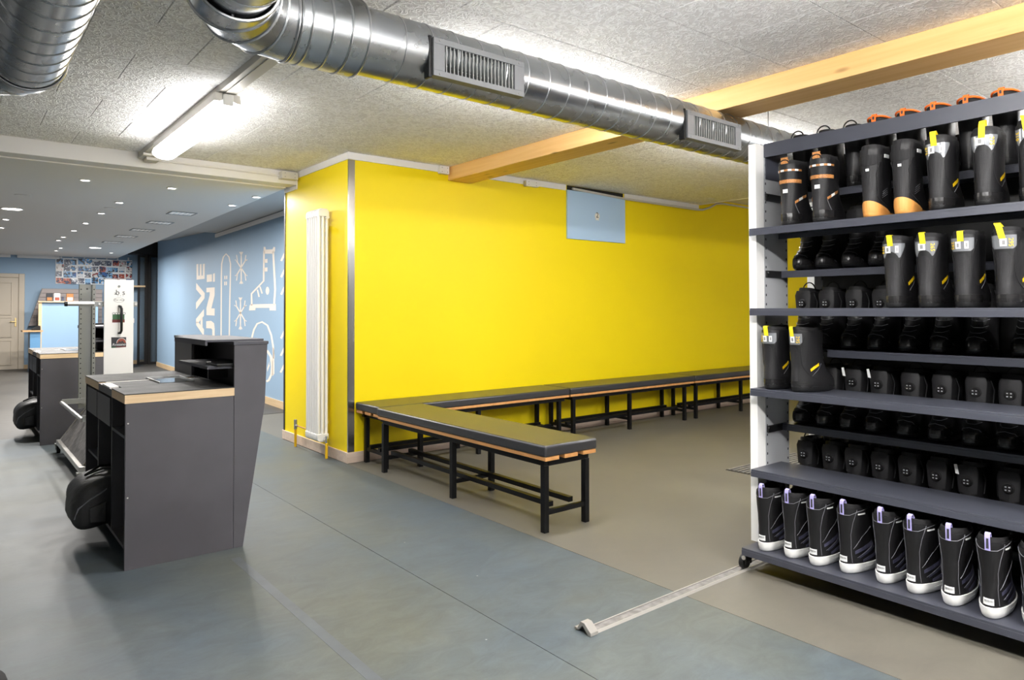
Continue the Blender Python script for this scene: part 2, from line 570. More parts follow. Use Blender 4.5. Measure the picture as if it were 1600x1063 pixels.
# yellow block, mural wall, far wall, unseen walls
wb = struct('wall_back', MB().box(0.12, 9.2, 0.0, 0.14, 0, 2.80), Mt['yellow'])
we = struct('wall_side', MB().box(0.0, 0.12, 0.0, 1.44, 0, CEIL), Mt['yellow'])
tr = struct('trim_1', MB().box(-0.006, 0.0, 1.425, 1.455, 0.085, 2.47), Mt['bronze'])
def mx(y):
    return 0.76 + 0.038 * (y - 3.4)
wr = struct('wall_right', MB().prism([(mx(1.46), 1.46), (mx(1.46) + 0.15, 1.46), (mx(12.2) + 0.15, 12.2), (mx(12.2), 12.2)], 'z', 0, 3.0), Mt['blue'])
struct('wall_recess', MB().box(1.62, 1.75, 12.2, 13.2, 0, 3.0).box(1.245, 1.62, 12.1, 12.2, 0, 3.0), Mt['blue'])
struct('wall_partition', MB().box(0.0, mx(1.46) + 0.15, 1.441, 1.459, 0, 2.6), Mt['blue'])
wf = struct('wall_far', MB().box(-7, 1.75, 13.2, 13.35, 0, 3.0), Mt['blue'])
struct('wall_left', MB().box(-7.0, -6.9, -9.1, 13.2, 0, 3.0), Mt['grey_wall'])
struct('wall_front', MB().box(-7.0, 9.3, -9.2, -9.05, 0, 2.8), Mt['grey_wall'])
struct('wall_end', MB().box(9.2, 9.3, -9.05, 0.14, 0, 2.8), Mt['grey_wall'])

# ceiling of rough plastered panels laid in half bond
ce = struct('ceiling', MB().box(-7, 4.9, -9.2, 1.3, CEIL + 0.006, 2.80), Mt['ceiling'])
pw, pd = 0.503, 0.505
pm = MB()
gp = 0.0019
pm.rings([[(gp, gp, 0.006), (pw - gp, gp, 0.006), (pw - gp, pd - gp, 0.006), (gp, pd - gp, 0.006)],
          [(gp, gp, 0.003), (pw - gp, gp, 0.003), (pw - gp, pd - gp, 0.003), (gp, pd - gp, 0.003)],
          [(gp + .003, gp + .003, 0.0), (pw - gp - .003, gp + .003, 0.0), (pw - gp - .003, pd - gp - .003, 0.0), (gp + .003, pd - gp - .003, 0.0)]])
first = None
for j in range(13):
    y0 = 1.115 - (j + 1) * pd
    off = -2.135 if j % 2 == 1 else -1.885
    n0 = -4 if j < 9 else -3
    for i in range(n0, 14):
        x0 = off + i * pw
        if x0 > 4.40 or (x0 > 2.6 and y0 < -4.3):
            continue
        if first is None:
            first = build('ceiling_panel', pm, Mt['ceiling'], ce, local=True)
            p = first
        else:
            p = first.copy()
            C.objects.link(p)
        p.location = (x0, y0, CEIL)
struct('trim_2', MB().box(4.88, 9.2, -9, 0.0, 2.735, 2.80), Mt['ceil_plain'])
struct('trim_3', MB().box(4.88, 4.90, -9, 0.0, CEIL, 2.735), Mt['ceil_plain'])
# header over the opening and the lowered ceiling behind it
struct('trim_4', MB().box(-7, -0.013, 1.12, 1.30, 2.51, CEIL + 0.005), Mt['white'], bevel=0.004)
def dx(y):
    return -0.05 + 0.038 * (y - 1.3)
struct('ceiling_lowered', MB().prism([(-6.9, 1.30), (dx(1.3), 1.30), (dx(13.2), 13.2), (-6.9, 13.2)], 'z', 2.50, 3.0), Mt['ceil_plain'])
sf = MB()
ys = [1.44, 6.9, 7.0, 10.8, 13.2]
zs = [2.60, 2.60, 2.66, 2.80, 2.93]
rs = []
for y, z in zip(ys, zs):
    e = mx(y) + 0.05 if y < 12 else 1.7
    rs.append([(dx(y) - 0.02, y, z), (e, y, z), (e, y, z + 0.1), (dx(y) - 0.02, y, z + 0.1)])
sf.rings(rs)
struct('ceiling_soffit', sf, Mt['soffit'])
struct('trim_5', MB().prism([(mx(1.5) - 0.02, 1.5), (mx(1.5) + .01, 1.5), (mx(6.95) + .01, 6.95), (mx(6.95) - 0.02, 6.95)], 'z', 2.525, 2.585), Mt['white'])
# white cornice strips of the yellow walls
struct('trim_6', MB().box(-0.013, 2.52, -0.013, 0.0, 2.575, CEIL), Mt['white'], bevel=0.002)
struct('trim_7', MB().box(3.45, 4.86, -0.013, 0.0, 2.578, CEIL), Mt['white'], bevel=0.002)
struct('trim_8', MB().box(-0.013, 0.0, -0.0, 1.118, 2.575, CEIL), Mt['white'], bevel=0.002)
struct('trim_9', MB().box(-0.013, 0.0, 1.118, 1.44, 2.47, 2.60), Mt['white'], bevel=0.002)
# skirtings
struct('baseboard_back', MB().box(-0.013, 9.2, -0.013, 0.0, 0.0, 0.088), Mt['base_wood'], bevel=0.002)
struct('baseboard_side', MB().box(-0.013, 0.0, 0.002, 1.47, 0.0, 0.088), Mt['base_wood'], bevel=0.002)
struct('baseboard_right', MB().prism([(mx(1.5) - 0.016, 1.5), (mx(1.5) + .005, 1.5), (mx(12.2) + .005, 12.2), (mx(12.2) - 0.016, 12.2)], 'z', 0.0, 0.095), Mt['tan_wood'])
struct('baseboard_far', MB().box(-1.36, 1.1, 13.185, 13.2, 0.0, 0.09), Mt['tan_wood'])
# steel corner guard
cg = MB()
cg.prism([(-0.0015, 0.016), (-0.0015, -0.0015), (0.056, -0.0015), (0.056, 0.0), (0.0, 0.0), (0.0, 0.016)], 'z', 0.089, 2.574)
tag(build('corner_guard', cg, Mt['steel']), 'brushed steel corner guard on the outer corner of the yellow wall', 'corner guard')
# near-black strip above the blue panel, paints the shade of a recess
struct('trim_10', MB().box(2.54, 3.43, -0.004, 0.0, 2.583, CEIL - 0.002), Mt['dark_void'])

# far cornice
cf = struct('trim_11', MB().box(-1.5, -0.72, 13.15, 13.2, 2.44, 2.50), Mt['white'])
struct('trim_12', MB().box(-3.2, -1.62, 13.12, 13.2, 2.44, 2.50), Mt['white'])

# mural printed on the blue wall
MURAL = "E1:8.365,2.146 8.211,2.142 8.206,1.926 8.105,1.923 8.110,2.132 7.969,2.129 7.964,1.917 7.874,1.917 7.871,2.124 7.726,2.120 7.735,1.850 8.349,1.855;V:8.373,1.795 7.721,1.592 7.735,1.499 8.378,1.297 8.381,1.427 7.963,1.549 8.379,1.674;A1:7.770,1.305 7.767,1.184 8.200,1.049 8.371,1.052 8.373,1.123;A2:8.371,1.066 8.200,1.065 7.761,0.941 7.766,0.818 8.353,1.008;A3:8.018,1.117 7.871,1.158 7.866,0.971 8.015,1.004;N:7.597,1.684 7.023,1.679 7.020,1.545 7.236,1.317 7.015,1.317 7.019,1.193 7.585,1.199 7.588,1.324 7.362,1.551 7.363,1.604 7.595,1.603;X1:7.579,1.915 7.212,1.910 7.209,1.784 7.576,1.786;X2:7.138,1.916 7.014,1.922 7.011,1.774 7.135,1.776;U:7.598,1.089 7.253,1.101 7.053,1.062 7.007,0.971 6.998,0.582 7.069,0.495 7.583,0.458 7.586,0.583 7.205,0.610 7.161,0.649 7.168,0.948 7.243,0.969 7.595,0.967;H:8.345,0.709 7.748,0.731 7.745,0.634 7.964,0.625 7.961,0.516 7.743,0.527 7.740,0.430 8.336,0.397 8.339,0.498 8.127,0.508 8.130,0.618 8.342,0.609;F:7.565,0.392 7.411,0.401 7.407,0.221 7.308,0.228 7.311,0.369 7.177,0.377 7.174,0.237 6.991,0.250 6.989,0.158 7.559,0.114;b1:6.407,1.852 6.340,1.851 6.339,1.794 6.406,1.795;b2:6.294,1.849 6.229,1.849 6.228,1.792 6.293,1.793;b3:6.411,1.754 6.345,1.754 6.344,1.695 6.410,1.695;b4:6.312,1.753 6.246,1.752 6.245,1.694 6.311,1.694;k1:4.322,2.002 4.169,2.000 4.168,1.945 4.322,1.953;k2:4.321,1.883 4.167,1.881 4.166,1.824 4.320,1.831;sole:4.942,1.374 3.806,1.372 3.800,1.284 4.065,1.284 4.065,1.320 4.704,1.321 4.714,1.287 5.022,1.283 4.996,1.351;top:4.340,2.178 4.267,2.173 4.242,2.133 3.951,2.116 3.906,2.147 3.843,2.138 3.851,2.084 3.923,2.055 4.290,2.079 4.349,2.118;circ:4.087,1.555 4.094,1.532 4.115,1.513 4.145,1.503 4.179,1.503 4.209,1.514 4.231,1.534 4.239,1.559 4.231,1.583 4.210,1.602 4.180,1.612 4.146,1.611 4.116,1.599 4.095,1.579;board:6.514,0.069 6.551,0.844 6.552,1.861 6.536,2.057 6.440,2.160 6.308,2.196 6.163,2.143 6.075,2.033 6.077,1.843 6.112,1.321 6.122,0.858 6.113,0.104 6.043,0.110 6.051,0.860 6.042,1.321 6.007,1.840 6.005,2.031 6.099,2.147 6.308,2.216 6.508,2.172 6.611,2.064 6.627,1.864 6.626,0.842 6.589,0.063;f1:5.471,2.185 5.462,1.689 5.404,1.687 5.413,2.181;f1a:5.719,2.053 5.203,1.804 5.156,1.811 5.669,2.059;f1b:5.208,2.057 5.728,1.833 5.676,1.822 5.159,2.046;f2:5.499,1.483 5.490,0.987 5.432,0.988 5.441,1.482;f2a:5.743,1.358 5.236,1.119 5.188,1.128 5.691,1.367;f2b:5.252,1.364 5.751,1.121 5.699,1.113 5.203,1.356;bootl:4.361,2.119 4.368,1.702 4.938,1.535 4.928,1.358 4.848,1.358 4.866,1.523 4.298,1.693 4.288,2.113;bootr:3.962,2.091 3.873,1.565 3.916,1.362 3.839,1.359 3.797,1.564 3.885,2.087;kk1:4.650,1.581 4.567,1.475 4.508,1.479 4.591,1.584;kk2:4.533,1.624 4.427,1.520 4.371,1.525 4.476,1.628;s1:3.559,1.930 3.318,2.092 3.385,2.107 3.629,1.945;s2:3.556,1.716 3.315,1.882 3.383,1.896 3.626,1.730;s3:3.553,1.488 3.313,1.659 3.380,1.671 3.624,1.500;s4:3.555,0.912 3.306,1.094 3.373,1.104 3.625,0.921;s5:3.561,0.685 3.312,0.872 3.379,0.880 3.631,0.692;s6:3.567,0.464 3.318,0.649 3.384,0.656 3.636,0.470;helm:4.852,0.864 4.740,1.000 4.596,1.084 4.403,1.111 4.185,1.071 4.024,0.944 3.940,0.786 3.911,0.637 3.843,0.642 3.872,0.792 3.957,0.951 4.127,1.084 4.392,1.133 4.650,1.100 4.814,1.007 4.930,0.867;f1k0:5.546,2.186 5.441,2.117 5.340,2.172 5.382,2.180 5.441,2.130 5.502,2.188;f1k1:5.493,1.692 5.434,1.744 5.374,1.688 5.331,1.692 5.434,1.757 5.537,1.698;f1k2:5.218,2.121 5.263,2.022 5.103,2.036 5.129,2.048 5.220,2.024 5.173,2.116;f1k3:5.720,2.151 5.666,2.049 5.766,2.085 5.794,2.076 5.620,2.042 5.672,2.150;f1k4:5.167,1.732 5.217,1.829 5.125,1.796 5.100,1.805 5.260,1.834 5.211,1.732;f1k5:5.665,1.747 5.616,1.849 5.789,1.833 5.761,1.820 5.662,1.847 5.713,1.750;f2k0:5.574,1.483 5.469,1.419 5.368,1.480 5.410,1.486 5.469,1.433 5.530,1.488;f2k1:5.521,0.992 5.462,1.047 5.402,0.995 5.359,1.001 5.463,1.061 5.565,0.996;f2k2:5.245,1.435 5.291,1.335 5.131,1.357 5.156,1.367 5.248,1.338 5.201,1.433;f2k3:5.749,1.439 5.695,1.340 5.795,1.371 5.823,1.360 5.649,1.336 5.701,1.440;f2k4:5.194,1.049 5.245,1.143 5.152,1.115 5.127,1.126 5.288,1.147 5.238,1.047;f2k5:5.694,1.038 5.645,1.143 5.819,1.117 5.790,1.106 5.691,1.138 5.742,1.039;helmr:4.163,0.290 4.056,0.319 3.936,0.410 3.904,0.533 3.961,0.664 4.132,0.740 4.210,0.721 4.046,0.650 3.993,0.526 4.023,0.410 4.131,0.330 4.208,0.312;helmo:3.927,0.779 3.919,0.428 3.963,0.411 3.914,0.401 3.854,0.432 3.863,0.781;helmi:3.950,0.647 3.947,0.412 3.906,0.415 3.910,0.649;bolt:4.155,0.490 4.056,0.589 4.080,0.534 4.039,0.540 4.154,0.437"
def mural_obj(name, keys, label=None):
    mb = MB()
    for item in MURAL.split(';'):
        k, v = item.split(':')
        if k not in keys:
            continue
        pts = [tuple(float(t) for t in p.split(',')) for p in v.split()]
        n = len(pts)
        area = sum(pts[i][0] * pts[(i + 1) % n][1] - pts[(i + 1) % n][0] * pts[i][1] for i in range(n))
        if area < 0:
            pts = pts[::-1]
        strip = name not in ('mural_lettering',) and n % 2 == 0 and k not in ('sole', 'top', 'circ', 'b1', 'b2', 'b3', 'b4', 'k1', 'k2')
        o = len(mb.v)
        for d in (-0.0015, 0.0005):
            mb.v += [(mx(y) + d, y, z) for y, z in pts]
        if strip:
            h = n // 2
            for a in range(h - 1):
                for base in (0, n):
                    mb.f.append((o + base + a, o + base + a + 1, o + base + n - 2 - a, o + base + n - 1 - a))
        else:
            mb.f.append(tuple(o + i for i in range(n)))
            mb.f.append(tuple(o + n + i for i in range(n)))
        for i in range(n):
            mb.f.append((o + i, o + (i + 1) % n, o + n + (i + 1) % n, o + n + i))
    ob = build(name, mb, Mt['cream'], wr)
    bm = bmesh.new()
    bm.from_mesh(ob.data)
    bmesh.ops.triangulate(bm, faces=[f for f in bm.faces if len(f.verts) > 4])
    bm.to_mesh(ob.data)
    bm.free()
    return ob
allk = [i.split(':')[0] for i in MURAL.split(';')]
LET = ['E1', 'V', 'A1', 'A2', 'A3', 'N', 'X1', 'X2', 'U', 'H', 'F']
mural_obj('mural_lettering', LET)
mural_obj('mural_snowboard', ['board', 'b1', 'b2', 'b3', 'b4'])
mural_obj('mural_snowflake', [k for k in allk if k.startswith('f1')])
mural_obj('mural_snowflake', [k for k in allk if k.startswith('f2')])
mural_obj('mural_ski_boot', ['k1', 'k2', 'sole', 'top', 'circ', 'bootl', 'bootr', 'kk1', 'kk2'])
mural_obj('mural_helmet', ['helm', 'helmr', 'helmo', 'helmi', 'bolt'])
mural_obj('mural_stripe', ['s1', 's2', 's3', 's4', 's5', 's6'])

# door in the far wall
dr = struct('door_1', MB().box(-2.42, -1.47, 13.165, 13.2, 0.005, 2.00), Mt['door'])
for z0, z1 in ((0.12, 0.62), (0.72, 1.12), (1.20, 1.88)):
    build('door_panel', MB().box(-2.30, -1.60, 13.157, 13.1655, z0, z1), Mt['door'], dr, bevel=0.006)
    fm = MB()
    for b in ((-2.32, -1.58, z0 - .02, z0), (-2.32, -1.58, z1, z1 + .02), (-2.32, -2.30, z0, z1), (-1.60, -1.58, z0, z1)):
        fm.box(b[0], b[1], 13.148, 13.1655, b[2], b[3])
    build('panel_moulding', fm, Mt['door'], dr, bevel=0.003)
cs = MB()
cs.box(-1.47, -1.36, 13.14, 13.2, 0, 2.09).box(-2.53, -2.42, 13.14, 13.2, 0, 2.09).box(-2.42, -1.47, 13.14, 13.2, 2.0, 2.09)
build('door_casing', cs, Mt['door'], dr, bevel=0.012)
build('handle_plate', MB().box(-1.535, -1.50, 13.155, 13.166, 0.93, 1.12), Mt['brass'], dr, bevel=0.004)
build('door_handle', MB().tube([(-1.517, 13.16, 1.04), (-1.517, 13.12, 1.04), (-1.62, 13.12, 1.04)], 0.009), Mt['brass'], dr)

# sliding glass leaves parked by the mural wall
dg2 = struct('door_2', MB().box(0.63, 1.44, 12.72, 13.05, 2.60, 2.90), Mt['bronze'])
for x0, x1, y in ((0.82, 1.06, 12.92), (1.03, 1.31, 12.80)):
    f2 = MB()
    f2.box(x0, x0 + 0.05, y, y + 0.04, 0.0, 2.60).box(x1 - 0.09, x1, y, y + 0.04, 0.0, 2.60)
    f2.box(x0 + 0.05, x1 - 0.09, y, y + 0.04, 0.0, 0.06).box(x0 + 0.05, x1 - 0.09, y, y + 0.04, 2.54, 2.60)
    fo = build('leaf_frame', f2, Mt['bronze'], dg2)
    build('glass_pane', MB().box(x0 + 0.05, x1 - 0.09, y + 0.014, y + 0.026, 0.06, 2.54), Mt['glass'], fo)
    build('lock', MB().box(x1 - 0.09, x1 - 0.05, y - 0.012, y, 1.02, 1.10), Mt['black'], fo)

# spruce beam across the ceiling
bmw = tag(build('ceiling_beam', MB().box(1.008, 1.27, -8.9, -0.001, 2.508, CEIL - 0.0005), Mt['beam'], bevel=0.004),
          'long pale spruce beam running under the plastered ceiling', 'beam')
# junction boxes at the cornice
def jbox(x0, x1, y0, y1, z0, z1, label, m='white'):
    t = thing('junction_box', label, 'junction box', ((x0 + x1) / 2, (y0 + y1) / 2, z0))
    build('box_body', MB().box(x0, x1, y0, y1, z0, z1), Mt[m], t, bevel=0.004)
    w = x1 - x0
    for sx in (0.2, 0.8):
        for sz in (0.25, 0.75):
            build('screw', MB().cyl((x0 + w * sx, y0 - 0.0015, z0 + (z1 - z0) * sz), (x0 + w * sx, y0 + 0.001, z0 + (z1 - z0) * sz), 0.004, 8), Mt['ink_grey'], t)
jbox(0.885, 0.985, -0.06, -0.0135, 2.555, 2.63, 'small white junction box beside the end of the wooden beam')
jbox(1.92, 2.09, -0.06, -0.0135, 2.553, 2.612, 'small white junction box between the wooden beam and the blue panel')
jbox(-0.19, -0.03, 1.03, 1.119, 2.545, 2.615, 'beige junction box at the end of the header beam beside the yellow wall', 'beige')
tag(build('conduit', MB().tube([(-1.28, 1.105, 2.585), (-0.72, 1.105, 2.585), (-0.19, 1.105, 2.58)], 0.011, 8), Mt['white']),
    'thin white conduit along the header from ceiling light to junction box', 'conduit')
# grey pipe along the wall top
tag(build('cable_pipe', MB().tube([(2.60, -0.028, 2.600), (3.4, -0.028, 2.572), (4.80, -0.028, 2.566), (4.92, -0.028, 2.575), (5.08, -0.028, 2.62), (5.22, -0.028, 2.682), (5.36, -0.028, 2.696), (9.1, -0.028, 2.69)], 0.013, 8), Mt['beige'], smooth=True),
    'grey conduit pipe running along the top of the yellow wall', 'pipe')
# blue access panel
bp_ = thing('wall_panel', 'pale blue square access panel numbered 2 high on the yellow wall', 'wall panel', (2.99, -0.001, 2.057))
build('panel_board', MB().box(2.53, 3.448, -0.022, -0.0005, 2.057, 2.582), Mt['blue_pale'], bp_, bevel=0.002)
build('badge', MB().cyl((2.985, -0.0235, 2.333), (2.985, -0.0215, 2.333), 0.038, 20), Mt['white'], bp_)
text_obj('number', '2', 0.085, Mt['ink'], bp_, frame(Vector((2.985, -0.0242, 2.342)) - ORIGIN[bp_.name], (1, 0, 0), (0, 0, 1)))
build('underline', MB().box(2.955, 3.015, -0.0245, -0.0225, 2.288, 2.297), Mt['white'], bp_)
# ================================================================== LAMPS
def fixture(label, x, y, length, along='y', z=CEIL, lm='lamp', hang=0.0, group='fluorescent ceiling lights'):
    """batten light: base tray, lit diffuser, two end caps"""
    t = thing('ceiling_light', label, 'ceiling light', (x, y, z - hang), 0 if along == 'y' else -PI / 2, group)
    h = length / 2
    if hang:  # unseen lamps hang low on a narrow tray to brighten the ceiling
        for s in (-0.6, 0.6):
            build('hanger_wire', MB().cyl((0, s * h, -0.03), (0, s * h, hang - 0.002), 0.003, 6), Mt['steel_grey'], t, local=True)
    if hang:
        build('base_tray', MB().box(-0.02, 0.02, -h, h, -0.034, -0.004), Mt['beige'], t, local=True)
    else:
        build('base_tray', MB().prism([(-0.072, -0.001), (0.072, -0.001), (0.078, -0.052), (-0.078, -0.052)], 'y', -h, h), Mt['beige'], t, local=True)
    prof = []
    for k in range(24):
        a = 2 * PI * k / 24
        prof.append((0.086 * math.cos(a), -0.080 + 0.048 * math.sin(a)))
    d = MB()
    rr = []
    for yy, s in ((-h + 0.0, 0.80), (-h + 0.02, 1), (h - 0.02, 1), (h, 0.80)):
        rr.append([(p[0] * s, yy, -0.080 + (p[1] + 0.080) * s) for p in prof])
    d.rings(rr)
    build('diffuser', d, Mt[lm], t, local=True, smooth=True)
    for s in (-1, 1):
        build('end_clip', MB().box(-0.032, 0.032, s * h - 0.012, s * h + 0.012, -0.075, -0.002), Mt['opal'], t, local=True, bevel=0.008)
    return t
trunk = thing('lighting_trunking', 'long beige trunking that carries the lit ceiling light across the ceiling', 'trunking', (-1.335, -2.0, CEIL))
build('channel', MB().prism([(-1.395, CEIL - 0.001), (-1.275, CEIL - 0.001), (-1.285, CEIL - 0.03), (-1.385, CEIL - 0.03)], 'y', -8.0, 1.118), Mt['beige'], trunk)
build('cover_strip', MB().box(-1.352, -1.318, -8.0, 1.118, CEIL - 0.036, CEIL - 0.03), Mt['beige'], trunk)
build('end_box', MB().box(-1.40, -1.27, 0.90, 1.10, CEIL - 0.058, CEIL - 0.036), Mt['beige'], trunk, bevel=0.005)
build('end_box', MB().box(-1.365, -1.265, 0.95, 1.08, CEIL - 0.085, CEIL - 0.058), Mt['beige'], trunk, bevel=0.005)
fixture('lit fluorescent ceiling light glowing between the duct and the header', -1.335, -0.33, 1.62, 'y', CEIL - 0.036, 'lamp_reduced')
fixture('lit fluorescent ceiling light hidden behind the long duct', 0.05, -2.36, 1.55, 'x', lm='lamp_mid')
fixture('lit fluorescent ceiling light behind the duct beyond the wooden beam', 2.35, -2.36, 1.55, 'x')
fixture('added unseen fill light over the middle of the room', -1.335, -4.75, 1.62, 'y', CEIL - 0.036, 'lamp_boosted', 0.22)  # added lamp out of view, general fill for the room
fixture('lit fluorescent ceiling light behind the shoe rack', 2.05, -5.6, 1.62, 'y', CEIL, 'lamp_boosted', 0.25)
fixture('added unseen fill light at the right end of the room', 4.4, -5.2, 1.62, 'y', CEIL, 'lamp_boosted', 0.25)  # added lamp out of view, fill for the right side
fixture('added unseen fill light at the near end of the room', -1.335, -7.4, 1.3, 'y', CEIL - 0.036, 'lamp_boosted', 0.22)  # added lamp out of view, fill from behind the camera
fixture('added unseen fill light over the taupe floor in front of the rack', -0.25, -6.3, 1.62, 'y', CEIL, 'lamp_boosted', 0.25)  # added lamp out of view, sends lower light onto the yellow wall

def lamp_area(name, loc, size, power):
    l = bpy.data.lights.new(name, 'AREA')
    l.shape = 'DISK'
    l.size = size
    l.energy = power
    l.color = (1.0, 0.965, 0.92)
    o = bpy.data.objects.new(name, l)
    C.objects.link(o)
    o.location = loc
    return o
dl0 = None
spots = [(-1.667, 2.005), (-0.936, 1.973), (-1.167, 3.329), (-1.176, 4.459), (-1.178, 5.729), (-1.183, 6.878), (-1.191, 8.067), (-1.183, 8.804),
         (-0.971, 10.52), (-0.967, 11.301), (-0.097, 2.004), (-0.113, 2.773), (-2.066, 5.902), (-2.06, 7.092), (0.005, 11.26)]
spot_words = ['nearest the header at left', 'nearest the header above the white panel', 'first of the long row', 'second of the long row', 'third of the long row',
              'fourth of the long row', 'fifth of the long row', 'sixth of the long row', 'before the photo board', 'close to the far wall', 'nearest the yellow wall edge',
              'behind the one by the yellow wall', 'at the left edge', 'at the far left edge', 'beside the glass doors']
for i, (x, y) in enumerate(spots):
    lab = 'small round lit downlight in the grey lowered ceiling, ' + spot_words[i]
    if dl0 is None:
        dl0 = thing('downlight', lab, 'downlight', (x, y, 2.50), 0, 'small downlights in the lowered ceiling')
        build('ring', MB().torus((0, 0, -0.003), 'z', 0.042, 0.008, 18, 5), Mt['white'], dl0, local=True, smooth=True)
        build('lens', MB().cyl((0, 0, -0.006), (0, 0, -0.001), 0.034, 18), Mt['lamp_small'], dl0, local=True)
    else:
        dup(dl0, (x, y, 2.50), 0, lab)
    lamp_area('downlight_glow', (x, y, 2.485), 0.09, SPOT)
bd0 = None
for i, (x, y, s, w) in enumerate([(-2.067, 4.669, 0.10, 'large round lit downlight at left in the lowered ceiling'), (-0.455, 10.066, 0.10, 'large round lit downlight in front of the photo board')]):
    t = thing('downlight', w, 'downlight', (x, y, 2.50), 0, 'large downlights in the lowered ceiling')
    build('ring', MB().torus((0, 0, -0.003), 'z', 0.105, 0.008, 24, 5), Mt['white'], t, local=True, smooth=True)
    build('lens', MB().cyl((0, 0, -0.006), (0, 0, -0.001), 0.10, 24), Mt['lamp_small'], t, local=True)
    lamp_area('downlight_glow', (x, y, 2.485), 0.18, SPOT * 2.5)
lv0 = None
for i, (x, y) in enumerate([(-0.388, 3.876), (-0.383, 5.06), (-0.386, 6.2), (-0.395, 7.382), (-0.39, 8.626)]):
    lab = 'square louvred light panel in the lowered ceiling, %s back from the header' % NTH[i]
    if lv0 is None:
        lv0 = thing('louvre_light', lab, 'ceiling light', (x, y, 2.5), 0, 'square louvred lights in the lowered ceiling')
        f = MB()
        f.box(-.15, .15, -.15, -.135, -.008, 0).box(-.15, .15, .135, .15, -.008, 0).box(-.15, -.135, -.135, .135, -.008, 0).box(.135, .15, -.135, .135, -.008, 0)
        build('frame', f, Mt['steel_grey'], lv0, local=True)
        build('reflector', MB().box(-.135, .135, -.135, .135, -.002, -.0005), Mt['lamp_dim'], lv0, local=True)
        for k in range(4):
            v = -.08 + k * .055
            build('louvre_blade', MB().box(v, v + .006, -.135, .135, -.007, -.002), Mt['chrome'], lv0, local=True)
    else:
        dup(lv0, (x, y, 2.5), 0, lab)
for i, (x, y, r) in enumerate([(-2.045, 3.409, 0.075), (-1.17, 3.896, 0.06)]):
    tag(build('ceiling_speaker', MB().cyl((x, y, 2.494), (x, y, 2.4995), r, 24), Mt['ceil_plain']),
        ['flat grey round speaker in the lowered ceiling at left', 'flat grey round speaker in the lowered ceiling beside the downlights'][i], 'speaker')

# ================================================================== DUCTS
dy, dz, dr_ = -2.93, 2.372, 0.132
duct = thing('ventilation_duct', 'long galvanised spiral duct running from the left elbow to behind the shoe rack', 'duct', (0, dy, dz))
build('pipe_run', MB().cyl((-1.39, dy, dz), (4.6, dy, dz), dr_, 48), Mt['duct'], duct, smooth=True)
sm = None
for k in range(45):
    x = -1.222 + 0.1275 * k
    if x > 4.5:
        break
    if sm is None:
        sm = build('spiral_seam', MB().torus((0, 0, 0), (Vector((0, 1, 0)), Vector((0, 0, 1)), Vector((1, 0, 0))), dr_, 0.0030, 40, 5), Mt['duct_seam'], duct, local=True, smooth=True)
        sm.location = (x, 0, 0)
    else:
        c = clone(sm, duct)
        c.location = (x, 0, 0)
rc = 0.146
build('collar', MB().cyl((-1.655, dy, dz), (-1.385, dy, dz), rc, 48), Mt['duct'], duct, smooth=True)
for x in (-1.652, -1.615, -1.535, -1.46, -1.388):
    build('collar_ring', MB().torus((x, dy, dz), 'x', rc, 0.0045, 40, 6), Mt['duct_seam'], duct, smooth=True)
# gored elbow turning towards the viewer
R = 0.26
ec = Vector((-1.665, dy - R, dz))
NS = 4
segs = []
for k in range(NS + 1):
    a = PI / 2 + (PI / 2) * k / NS
    segs.append((ec + Vector((R * math.cos(a), R * math.sin(a), 0)), a))
def cring(p, a, r, n=44):
    rad = Vector((math.cos(a), math.sin(a), 0))
    return [p + rad * (r * math.cos(2 * PI * i / n)) + Vector((0, 0, r * math.sin(2 * PI * i / n))) for i in range(n)]
for k in range(NS):
    build('elbow_segment', MB().rings([cring(*segs[k], rc), cring(*segs[k + 1], rc)], False, False), Mt['duct'], duct, smooth=True)
for k in range(NS + 1):
    p, a = segs[k]
    tdir = Vector((-math.sin(a), math.cos(a), 0))
    build('elbow_ring', MB().torus(p, (Vector((math.cos(a), math.sin(a), 0)), Vector((0, 0, 1)), tdir), rc, 0.006, 44, 6), Mt['duct_seam'], duct, smooth=True)
pe = segs[-1][0]
build('pipe_run', MB().cyl((pe.x, pe.y, dz), (pe.x, -8.5, dz), dr_, 48), Mt['duct'], duct, smooth=True)
for k in range(14):
    c = clone(sm, duct, Matrix.Translation(Vector((pe.x, pe.y - 0.09 - 0.1275 * k, dz)) - Vector((0, dy, dz))) @ Matrix.Rotation(PI / 2, 4, 'Z'))
for x in (1.62, 3.4):
    build('hanger_rod', MB().cyl((x, dy, dz + dr_ - 0.005), (x, dy, CEIL), 0.003, 6), Mt['steel_grey'], duct)
